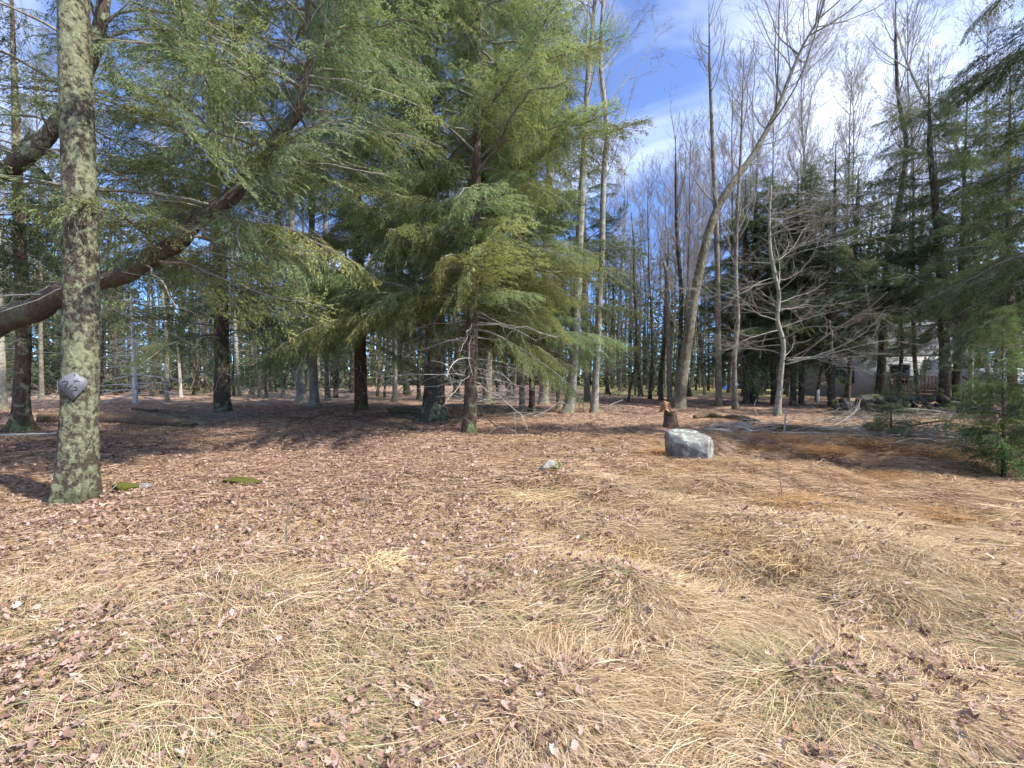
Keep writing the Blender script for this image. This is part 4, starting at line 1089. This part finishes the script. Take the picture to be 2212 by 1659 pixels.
def brush(label, u0, u1, v0, v1, n, h, seed, mat, ln=1.4):
    r = np.random.default_rng(seed)
    c = gp((u0 + u1) / 2, (v0 + v1) / 2)
    root = tag(empty('brush_pile', c), label, 'brush')
    o = np.array([gp(r.uniform(u0, u1), r.uniform(v0, v1)) for _ in range(n)])
    o[:, 2] += r.uniform(0.02, h, n)
    az = r.normal(0, 0.6, n) + np.where(r.random(n) < 0.5, 0, math.pi)
    d = np.stack([np.cos(az), np.sin(az), r.uniform(-0.15, 0.55, n) * np.minimum(h * 2, 1)], 1); d = nrm(d)
    l = r.uniform(0.4, 1.2, n) * ln
    pts = [o]
    for k in range(4):
        pts.append(pts[-1] + d * (l / 4)[:, None]); d = nrm(d + r.normal(0, 0.18, (n, 3)))
    P = np.stack(pts, 1)
    P[:, :, 2] = np.maximum(P[:, :, 2], terrain(P[:, :, 0], P[:, :, 1]) + 0.02)
    R = (r.uniform(0.006, 0.018, n))[:, None] * np.linspace(1, 0.35, 5)[None]
    V_, q_, _ = tubes(P, R, 5)
    A, Ra, La = sprout(r, P, R, l, 3, 0.2, 1, (0.4, 1.0), 0.45, 4, 0.03, 0.15, 0.01, rmin=0.003)
    V2, q2, _ = tubes(A, Ra, 3)
    part('sticks', Geo().add(V_, q_).add(V2, q2), M[mat], root, kind='stuff')
brush('tangle of brown sticks heaped right of the rotten log', 330, 560, 897, 918, 110, 0.16, 81, 'twig_brown')
brush('pale dead brush in front of the three trunks left of middle', 540, 760, 858, 880, 90, 0.45, 82, 'twig_dead', 1.8)
brush('heap of bleached branches behind the double trunk', 985, 1140, 862, 884, 120, 0.55, 83, 'twig_dead', 2.0)
brush('thin dead brush between mossy hemlock and slim pair', 1040, 1170, 885, 905, 40, 0.15, 84, 'twig_brown')
brush('dark dead sticks scattered along the foot of the stone wall', 1760, 2130, 893, 925, 110, 0.25, 85, 'twig_brown', 1.5)
brush('tangle of tawny sticks on the mound left of the young spruce', 1900, 2120, 925, 990, 90, 0.25, 87, 'twig_brown', 1.0)
brush('pale dead twigs strewn between the long dark log and the boulder', 1560, 1900, 912, 945, 60, 0.14, 88, 'twig_dead', 1.0)
brush('bleached brush at the far left behind the rotten log', 0, 120, 862, 886, 40, 0.6, 86, 'twig_dead', 1.8)

# ------------------------------------------------------------------ plate on the lichen trunk
def lichen_at(v):
    z = at(170, v, LICHEN_Y)[2]
    return np.array([np.interp(z, LICHEN_P[:, 2], LICHEN_P[:, k]) for k in range(3)]), float(np.interp(z, LICHEN_P[:, 2], LICHEN_R))
cP, cR = lichen_at(830)
want = at(152, 830, LICHEN_Y)
view = nrm(np.array((0, 0, CAM_H)) - cP); view[2] = 0; view = nrm(view)
rightv = nrm(np.cross(np.array((0, 0, 1.0)), view))
offs = -0.075
nrmv = nrm(view * math.cos(0.32) - rightv * math.sin(0.32))
pc = cP + nrmv * (cR + 0.035)
ex = nrm(np.cross(np.array((0, 0, 1.0)), nrmv)); ez = np.array((0, 0, 1.0))
sc_ = LICHEN_Y / FPX * 0.95
out = [(-25, 1), (-22, 10), (-13, 20), (2, 26), (9, 26), (13, 18), (20, 17), (28, 8), (24, -6), (15, -16), (6, -27), (0, -34), (-3, -33), (-12, -20), (-22, -9)]
tilt = 0.0
pl = []
for x, y in out:
    bend = 0.0
    pl.append((0.9 * x * sc_, y * sc_, bend * sc_ * 8))
tri = []
front = [pc + ex * a + ez * b_ + nrmv * c_ for a, b_, c_ in pl]; back = [p - nrmv * 0.004 for p in front]
ctr = pc; ctrb = pc - nrmv * 0.004; m_ = len(pl)
sv = front + back + [ctr, ctrb]
for i in range(m_):
    j = (i + 1) % m_
    tri += [(2 * m_, j, i), (2 * m_ + 1, m_ + i, m_ + j), (i, j, m_ + j), (i, m_ + j, m_ + i)]
sign = tag(empty('tree_plate', pc), 'bent grey metal plate with hand-painted number on the lichen trunk', 'sign')
part('plate', Geo().add(sv, None, tri), M['signmetal'], sign)
def stroke(pts):
    W = np.array([pc + ex * x * sc_ + ez * y * sc_ + nrmv * 0.0025 for x, y in pts])
    return W
def glyph(strokes, w):
    g = Geo()
    for st in strokes:
        Pn = spline(stroke(st), max(6, 5 * len(st)))
        V_, q_, t_ = tubes(Pn, np.full(len(Pn), w), 6, cap=True); g.add(V_, q_, t_)
    part('numeral', g, M['ink'], sign, True)
glyph([[(-17, 4), (-13, 8), (-8, 6), (-9, 1), (-13, 0), (-10, -3), (-13, -8), (-19, -5)]], 0.0052)
glyph([[(0, 0), (-4, -5), (-8, -10)]], 0.0052)
glyph([[(1, -6), (5, -5), (7, -8), (3, -12), (-3, -13)], [(-3, -13), (8, -12)]], 0.005)
glyph([[(3, 5), (8, 11)], [(2, 9), (12, 7)]], 0.004)
g = Geo(); V_, q_, t_ = tubes(np.array([pc + ez * 22 * sc_ + ex * 4 * sc_ + nrmv * 0.01, pc + ez * 22 * sc_ + ex * 4 * sc_ - nrmv * 0.05]), np.array([0.006, 0.004]), 8, cap=True)
part('nail', g.add(V_, q_, t_), M['ink'], sign)

# ------------------------------------------------------------------ small things on the far lawn
p = gp(1578, 846); Yl = 34.0
p = at(1578, 846, Yl); p[2] = float(terrain(p[0], p[1]))
vv, ff = rock_geo((0.42, 0.30, 0.12), 5, [((0, 0, 1), 0.5), ((0, 0, -1), 0.9)], 4, 0.02)
vv = rot(vv, 0.2, 0.2, -0.55) + np.array((0, 0, 0.27))
tag(place('plastic_sled', Geo().add(vv, None, ff).mesh('plastic_sled', True), M['bluepl'], None, p), 'small bright blue plastic sled tilted up on the far lawn', 'sled')
def post(u, v, Yd, h, r0, lab):
    q = at(u, v, Yd); q[2] = float(terrain(q[0], q[1]))
    P = np.array([q - (0, 0, 0.2), q + (0, 0, h * 0.5), q + (0, 0, h), q + (0, 0, h + 0.03)]); V_, q_, t_ = tubes(P, np.array([r0, r0, r0, r0 * 0.3]), 8, 0.05, 5, True)
    tag(place('white_post', Geo().add(V_, q_, t_).mesh('white_post', False, q), M['trim'], None, q), lab, 'post')
post(1690, 846, 33, 0.95, 0.06, 'white post on the lawn just right of the bare sapling trunk')
post(1637, 845, 36, 0.7, 0.05, 'white post on the lawn left of the bare sapling trunk')
post(1767, 862, 25, 0.75, 0.07, 'white capped post at the left end of the house wall')

# ------------------------------------------------------------------ ground cover
r = np.random.default_rng(101)
def in_stone(x, y):
    return (np.abs(x - bp[0]) < 0.34) & (np.abs(y - bp[1]) < 0.26)
def sample_ground(n, y0, y1, pw=2.0, margin=1.32):
    """points on the ground in front of the camera, thinning out with distance"""
    uu = r.random(n)
    y = (y0 ** (2 - pw) + uu * (y1 ** (2 - pw) - y0 ** (2 - pw))) ** (1 / (2 - pw)) if pw != 2 else y0 * (y1 / y0) ** uu
    x = r.uniform(-1, 1, n) * (y * margin + 0.5)
    return x, y

def straw_amount(x, y):
    """how grassy a place is (0 leaf litter, 1 straw)"""
    big = vnoise2(x * 0.55 + 11, y * 0.55 + 5, 21) * 0.6 + vnoise2(x * 1.7, y * 1.7, 22) * 0.4
    right = np.clip((x + 1.6 + 0.1 * y) / 2.6, 0, 1)
    near = np.clip((4.6 - y) / 1.8, 0, 1)
    far = np.clip((15.5 - y) / 6, 0.15, 1)
    base = np.maximum(right * far, near * 0.75)
    return np.clip(base * 0.8 + (big - 0.5) * 1.3, 0.05 + 0.5 * near, 1)

def blades(x, y, ln, wd, lift, cols, ang=None, curl=0.5, segs=2):
    n = len(x)
    if ang is None:
        fl = vnoise2(x * 0.9 + 40, y * 0.9, 31) * 5.0 + vnoise2(x * 2.6, y * 2.6 + 9, 32) * 2.6
        ang = 0.6 * np.sin(fl) + np.where(r.random(n) < 0.5, 0.0, math.pi) + r.normal(0, 0.42, n)
        e_ = 0.06
        gx = (lumps(x + e_, y) - lumps(x - e_, y)) / (2 * e_); gy = (lumps(x, y + e_) - lumps(x, y - e_)) / (2 * e_)
        dn = np.arctan2(-gy, -gx) + r.normal(0, 0.4, n)
        ang = np.where(r.random(n) < np.clip(np.hypot(gx, gy) * 4.0, 0, 0.62), dn, ang)
    e0 = lift * r.uniform(0.3, 1.4, n)
    bend = r.normal(0, curl, n) / segs
    z0 = terrain(x, y) + r.uniform(0.0, 0.04, n)
    px, py, pz = x, y, z0
    tw = r.uniform(-0.9, 0.9, n)
    rows = []
    for k in range(segs + 1):
        a_ = ang + bend * k
        s0 = np.stack([-np.sin(a_) * np.cos(tw), np.cos(a_) * np.cos(tw), np.sin(tw)], 1) * (wd / 2 * (1 - 0.25 * k / segs))[:, None]
        p = np.stack([px, py, pz], 1)
        if k < segs: rows += [p - s0, p + s0]
        else: rows += [p]
        el = e0 * (1 - 1.9 * (k + 0.5) / segs)
        px = px + np.cos(a_) * ln / segs; py = py + np.sin(a_) * ln / segs
        pz = np.maximum(pz + ln / segs * np.sin(el), terrain(px, py) + 0.006)
    nv = 2 * segs + 1
    V_ = np.stack(rows, 1).reshape(-1, 3)
    b_ = np.arange(n)[:, None] * nv
    q_ = np.concatenate([b_ + np.array([[2 * k, 2 * k + 1, 2 * k + 3, 2 * k + 2]]) for k in range(segs - 1)], 0)
    t_ = b_ + np.array([[2 * segs - 2, 2 * segs - 1, 2 * segs]])
    return V_, q_, t_, np.repeat(cols, nv, 0)

PAL = np.array([(0.60, 0.47, 0.31), (0.49, 0.355, 0.205), (0.40, 0.265, 0.145), (0.31, 0.18, 0.09), (0.66, 0.555, 0.40), (0.27, 0.29, 0.13)])
def straw_cols(x, y, n):
    # warm orange needles and old grass further back, paler straw close by, a little green at the front
    far = np.clip((y - 3.2) / 4.5, 0, 1) * 0.85 + 0.3 * (vnoise2(x * 0.8, y * 0.8, 41) - 0.5)
    far = np.clip(far + r.normal(0, 0.16, n), 0, 1)
    pale = PAL[r.choice([0, 1, 4, 2], n, p=[0.40, 0.25, 0.20, 0.15])]
    warm = PAL[r.choice([1, 2, 3], n, p=[0.25, 0.45, 0.30])]
    c = pale * (1 - far)[:, None] + warm * far[:, None]
    gr = (vnoise2(x * 1.3 + 5, y * 1.3, 42) > 0.52) & (y < 3.6) & (r.random(n) < 0.26 * np.clip((3.8 - y) / 1.5, 0, 1))
    c[gr] = PAL[5] * r.uniform(0.7, 1.3, gr.sum())[:, None]
    return c * r.uniform(0.72, 1.2, n)[:, None]

gs = Geo()
def straw_patch(num, y0, y1, pw, segs, thick):
    x, y = sample_ground(num, y0, y1, pw)
    keep = (r.random(len(x)) < straw_amount(x, y)) & ~in_stone(x, y)
    x, y = x[keep], y[keep]; n = len(x)
    tus = vnoise2(x * 1.5 + 3, y * 1.5 + 8, 51)
    ln = r.uniform(0.10, 0.36, n) * (0.7 + 0.6 * tus)
    wd = r.uniform(0.0014, 0.0029, n) * np.clip(0.72 + y * thick, 1, 3.0)
    lift = 0.15 + 0.75 * np.clip((tus - 0.42) * 2.2, 0, 1) * r.random(n)
    V_, q_, t_, c_ = blades(x, y, ln, wd, lift, straw_cols(x, y, n), None, 0.9, segs)
    gs.add(V_, q_, t_, c_)
straw_patch(185000, 1.5, 4.2, 2.1, 3, 0.17)
straw_patch(190000, 4.2, 15.0, 2.2, 2, 0.23)
# fallen needles and short dead stuff under the trees
x, y = sample_ground(70000, 5.0, 24.0, 1.9, 1.25)
keep = ~in_stone(x, y); x, y = x[keep], y[keep]; n = len(x)
cc = np.array([(0.42, 0.275, 0.185), (0.31, 0.195, 0.135), (0.52, 0.37, 0.26), (0.22, 0.14, 0.10)])[r.integers(0, 4, n)] * r.uniform(0.7, 1.25, n)[:, None]
V_, q_, t_, c_ = blades(x, y, r.uniform(0.08, 0.30, n), r.uniform(0.006, 0.014, n), np.full(n, 0.08), cc)
gs.add(V_, q_, t_, c_)
o = place('dry_grass', gs.mesh('dry_grass'), M['straw'])
tag(o, 'matted dry straw grass covering the clearing', 'grass', None, 'stuff')

# leaf litter
def leaf_shape(kind, r):
    if kind == 0:   # lobed maple-like leaf
        o2 = [(0, -0.05), (0.20, 0.02), (0.46, 0.10), (0.33, 0.30), (0.52, 0.55), (0.24, 0.55), (0.13, 0.75), (0, 1.02)]
    elif kind == 1:  # beech-like
        o2 = [(0, 0), (0.18, 0.15), (0.29, 0.4), (0.25, 0.65), (0.12, 0.87), (0, 1.0)]
    else:            # broken, rounder leaf
        o2 = [(0, 0), (0.28, 0.08), (0.42, 0.32), (0.30, 0.52), (0.36, 0.72), (0.14, 0.80), (0, 0.85)]
    o2 = np.array(o2); m = len(o2)
    fold = r.uniform(0.15, 0.65); curl = r.uniform(-0.55, 0.75)
    V_ = []
    for k, (a, b_) in enumerate(o2):
        V_.append((0.0, b_, curl * (b_ - 0.5) ** 2))
    for sgn in (1, -1):
        for a, b_ in o2:
            if sgn and a >= 0: V_.append((sgn * a, b_, fold * a + curl * (b_ - 0.5) ** 2 + 0.35 * a * a * r.uniform(-1, 1)))
    q_ = []
    for k in range(m - 1):
        q_.append((k, m + k, m + k + 1, k + 1)); q_.append((k, k + 1, 2 * m + k + 1, 2 * m + k))
    return np.array(V_) - np.array((0, 0.45, 0)), q_
LM = []
LCOL = [(0.31, 0.205, 0.17), (0.235, 0.15, 0.12), (0.37, 0.265, 0.225), (0.17, 0.105, 0.085), (0.42, 0.32, 0.28), (0.30, 0.18, 0.12)]
for k in range(12):
    V_, q_ = leaf_shape(k % 3, r)
    cc = np.array(LCOL[(k * 5 + k // 6) % 6]) * r.uniform(0.85, 1.15, (len(V_), 1))
    me = Geo().add(V_, q_, None, cc).mesh('fallen_leaf', False); me.materials.append(M['litter']); LM.append(me)
def leaf_amount(x, y):
    cl = vnoise2(x * 2.2 + 60, y * 2.2, 61) * 0.5 + vnoise2(x * 6.0, y * 6.0 + 20, 62) * 0.5
    left = np.clip((-x + 0.35 * y + 0.4) / 2.5, 0, 1)
    return np.clip(0.12 + (0.20 + 0.42 * np.clip((y - 3.2) / 1.6, 0, 1)) * left + (cl - 0.5) * 0.55, 0.04, 1)
x, y = sample_ground(2600, 1.6, 3.9, 2.0, 1.3)
k_ = r.random(len(x)) < 0.25 + 0.5 * leaf_amount(x, y); x, y = x[k_][:300], y[k_][:300]
for i in range(len(x)):
    o = bpy.data.objects.new('fallen_leaf', LM[int(r.integers(0, 12))]); COL.objects.link(o); o.parent = GROUND
    s_ = r.uniform(0.022, 0.05)
    o.location = (x[i], y[i], float(terrain(x[i], y[i])) + r.uniform(0.03, 0.09)); o.scale = (s_ * 1.1, s_, s_)
    o.rotation_euler = (r.normal(0, 0.5), r.normal(0, 0.5), r.uniform(0, 6.28))
x, y = sample_ground(135000, 1.6, 22.0, 2.0, 1.3)
x2, y2 = sample_ground(14000, 1.5, 4.6, 1.6, 1.3)
k2 = r.random(len(x2)) < np.clip(0.75 - 0.33 * (x2 + 0.8), 0.25, 1); x = np.concatenate([x, x2[k2]]); y = np.concatenate([y, y2[k2]]); forced = np.arange(len(x)) >= 135000
keep = ((r.random(len(x)) < leaf_amount(x, y)) | (forced & (r.random(len(x)) < 0.55))) & ~in_stone(x, y); x, y = x[keep], y[keep]; n = len(x)
ang = r.uniform(0, 6.28, n); tl = r.normal(0, 0.5, n); roll = r.normal(0, 0.5, n)
s_ = r.uniform(0.012, 0.033, n) * np.clip(0.90 + y * 0.02, 0.92, 1.25)
ux = np.stack([np.cos(ang) * np.cos(tl), np.sin(ang) * np.cos(tl), np.sin(tl)], 1)
uy = nrm(np.stack([-np.sin(ang), np.cos(ang), np.tan(roll) * 0.6], 1)); uz = np.cross(ux, uy)
base = np.stack([x, y, terrain(x, y) + r.uniform(0.008, 0.050, n) + 0.045 * r.random(n) * straw_amount(x, y)], 1)
def put_leaves(sel, shape, tris):
    m_, nn = len(shape), int(sel.sum())
    jit = 1 + r.normal(0, 0.22, (nn, m_, 1))
    sv = shape[None] * jit * s_[sel][:, None, None]
    sv[..., 2] *= r.uniform(-0.6, 1.9, (nn, 1))
    V_ = base[sel][:, None, :] + sv[..., 0:1] * ux[sel][:, None] + sv[..., 1:2] * uy[sel][:, None] + sv[..., 2:3] * uz[sel][:, None]
    b_ = np.arange(nn)[:, None] * m_
    lc = np.array(LCOL)[r.choice(6, nn, p=[0.24, 0.22, 0.18, 0.16, 0.12, 0.08])] * r.uniform(0.7, 1.25, nn)[:, None]
    cc = np.repeat(lc, m_, 0) * r.uniform(0.8, 1.2, (nn * m_, 1))
    gl.add(V_.reshape(-1, 3), None, np.concatenate([b_ + np.array([t]) for t in tris], 0), cc)
gl = Geo()
lobed = np.array([(-1.0, 0, 0.2), (-0.45, 0.62, 0.42), (-0.1, 0.34, 0.12), (0.45, 0.72, 0.5), (0.42, 0.22, 0.1), (1.0, 0.0, 0.3), (0.40, -0.26, 0.12), (0.30, -0.75, 0.46), (-0.15, -0.34, 0.1), (-0.5, -0.60, 0.4), (0, 0, 0)])
put_leaves(y < 5.2, lobed, [(10, (k + 1) % 10, k) for k in range(10)])
put_leaves(y >= 5.2, np.array([(-1.0, 0, 0.12), (-0.1, 0.62, 0.36), (0.95, 0.1, 0.2), (0.1, -0.66, 0.32)]), [(0, 2, 1), (0, 3, 2)])
tag(place('leaf_litter', gl.mesh('leaf_litter'), M['litter']), 'brown fallen leaves strewn over the clearing', 'leaves', None, 'stuff')

# tussocks and weeds that stand out
def tussock(u, v, rad, h, nb, label, tone, seed):
    p = gp(u, v); rr = np.random.default_rng(seed)
    n = nb
    a = rr.uniform(0, 6.28, n); d0 = rad * 0.8 * np.sqrt(rr.random(n))
    o = np.stack([p[0] + np.cos(a) * d0, p[1] + np.sin(a) * d0, np.full(n, p[2] - 0.02)], 1)
    sw = rr.uniform(0, 6.28); a2 = np.where(rr.random(n) < 0.6, np.where(rr.random(n) < 0.5, 0.0, math.pi) + rr.normal(0.2, 0.5, n), a + rr.normal(0, 0.6, n))
    out_ = rad * rr.uniform(0.5, 1.3, n); hh = 0.62 * h * rr.uniform(0.3, 1.15, n)
    s = np.linspace(0, 1, 5)
    P = []
    for q in s:
        rise = hh * np.sin(q * math.pi * 0.72)
        P.append(o + np.stack([np.cos(a2) * out_ * q ** 1.25, np.sin(a2) * out_ * q ** 1.25, rise], 1))
    P = np.stack(P, 1)
    sv_ = np.stack([-np.sin(a2), np.cos(a2), rr.normal(0, 0.5, n)], 1); sv_ = nrm(sv_) * (rr.uniform(0.003, 0.006, n) / 2)[:, None]
    w_ = np.array([1, 1, 0.9, 0.7, 0.15])
    V_ = np.stack([P - sv_[:, None] * w_[None, :, None], P + sv_[:, None] * w_[None, :, None]], 2)
    idx = np.arange(n * 10).reshape(n, 5, 2)
    q_ = np.stack([idx[:, :-1, 0], idx[:, :-1, 1], idx[:, 1:, 1], idx[:, 1:, 0]], -1).reshape(-1, 4)
    cc = np.array(tone) * rr.uniform(0.7, 1.3, n)[:, None]
    root = tag(empty('grass_tussock', p), label, 'grass')
    part('blades', Geo().add(V_.reshape(-1, 3), q_, None, np.repeat(cc, 10, 0)), M['straw'], root, kind='stuff')
tussock(1165, 1075, 0.42, 0.20, 900, 'pale arching straw tussock just below the small mossed stone', (0.60, 0.46, 0.27), 1)
tussock(1090, 1082, 0.34, 0.15, 600, 'pale straw tussock left of the arching one below the mossed stone', (0.58, 0.44, 0.25), 2)
tussock(810, 1232, 0.20, 0.17, 420, 'small pale straw tussock among brown leaves left of middle', (0.62, 0.48, 0.28), 3)
tussock(1430, 1030, 0.34, 0.20, 700, 'tan grass tussock left in front of the boulder', (0.42, 0.30, 0.16), 4)
tussock(1425, 990, 0.36, 0.28, 700, 'rusty grass tussock leaning on the left side of the boulder', (0.36, 0.20, 0.09), 5)
tussock(1570, 1165, 0.26, 0.20, 600, 'brown grass hump below the boulder', (0.40, 0.28, 0.15), 6)
tussock(1725, 1095, 0.40, 0.20, 700, 'rusty grass hump right below the boulder', (0.40, 0.25, 0.12), 7)
tussock(2000, 985, 0.55, 0.30, 800, 'dull brown grass mound left of the young spruce', (0.30, 0.19, 0.10), 8)
tussock(1780, 985, 0.45, 0.22, 700, 'rusty grass mound between the boulder and the spruce', (0.34, 0.20, 0.10), 9)
tussock(1690, 1215, 0.24, 0.18, 450, 'tan tussock under the brown hump in the right foreground', (0.46, 0.33, 0.18), 10)
tussock(1340, 1190, 0.28, 0.15, 500, 'golden straw tussock in the middle foreground', (0.56, 0.40, 0.20), 11)
tussock(1511, 1016, 0.30, 0.16, 380, 'fringe of tan grass at the front foot of the boulder', (0.42, 0.29, 0.15), 21)
tussock(1640, 975, 0.40, 0.24, 520, 'rusty grass mound just right of the boulder', (0.38, 0.22, 0.10), 22)
tussock(1880, 960, 0.50, 0.28, 560, 'rusty matted grass in front of the hemlock seedling', (0.34, 0.21, 0.11), 23)
tussock(1700, 950, 0.45, 0.22, 480, 'brown matted grass below the long dark log', (0.36, 0.22, 0.12), 24)
tussock(1960, 1040, 0.45, 0.26, 560, 'rusty grass mound below the tangle of tawny sticks', (0.36, 0.22, 0.11), 25)
tussock(2080, 1130, 0.40, 0.20, 600, 'rusty grass clump below the young spruce', (0.38, 0.23, 0.11), 12)
def weed(u, v, h, seed, label, mat):
    p = gp(u, v); rr = np.random.default_rng(seed)
    P = spline(np.array([p, p + (rr.normal(0, .04), 0, h * .5), p + (rr.normal(0, .08), rr.normal(0, .05), h)]), 10)[None]
    R = np.linspace(0.006, 0.002, 10)[None]
    root = tag(empty('dry_weed', p), label, 'weed')
    V_, q_, _ = tubes(P, R, 5); part('stem', Geo().add(V_, q_), M[mat], root, True)
    A, Ra, La = sprout(rr, P, R, np.array([h * 0.45]), 16, 0.25, 1, (0.4, 0.9), 1.0, 5, 0.08, 0.12, 0.008, rmin=0.0012)
    B, Rb, Lb = sprout(rr, A, Ra, La, 4, 0.3, 1, (0.4, 0.9), 0.5, 3, 0.05, 0.12, 0.008, rmin=0.001)
    V_, q_, _ = tubes(A, Ra, 3); V2, q2, _ = tubes(B, Rb, 3); part('twigs', Geo().add(V_, q_).add(V2, q2), M[mat], root, kind='stuff')
weed(618, 1190, 0.62, 1, 'dark upright dead weed stalk left of middle', 'twig_brown')
weed(800, 1165, 0.45, 2, 'low brown dead weed between leaf litter and straw', 'twig_brown')
weed(1735, 990, 0.30, 3, 'small pale dry weed right of the boulder', 'twig_dead')
weed(1690, 1075, 0.40, 4, 'brown dead weed in the grass right below the boulder', 'twig_brown')
weed(150, 1215, 0.35, 5, 'thin brown weed in front of the lichen trunk', 'twig_brown')
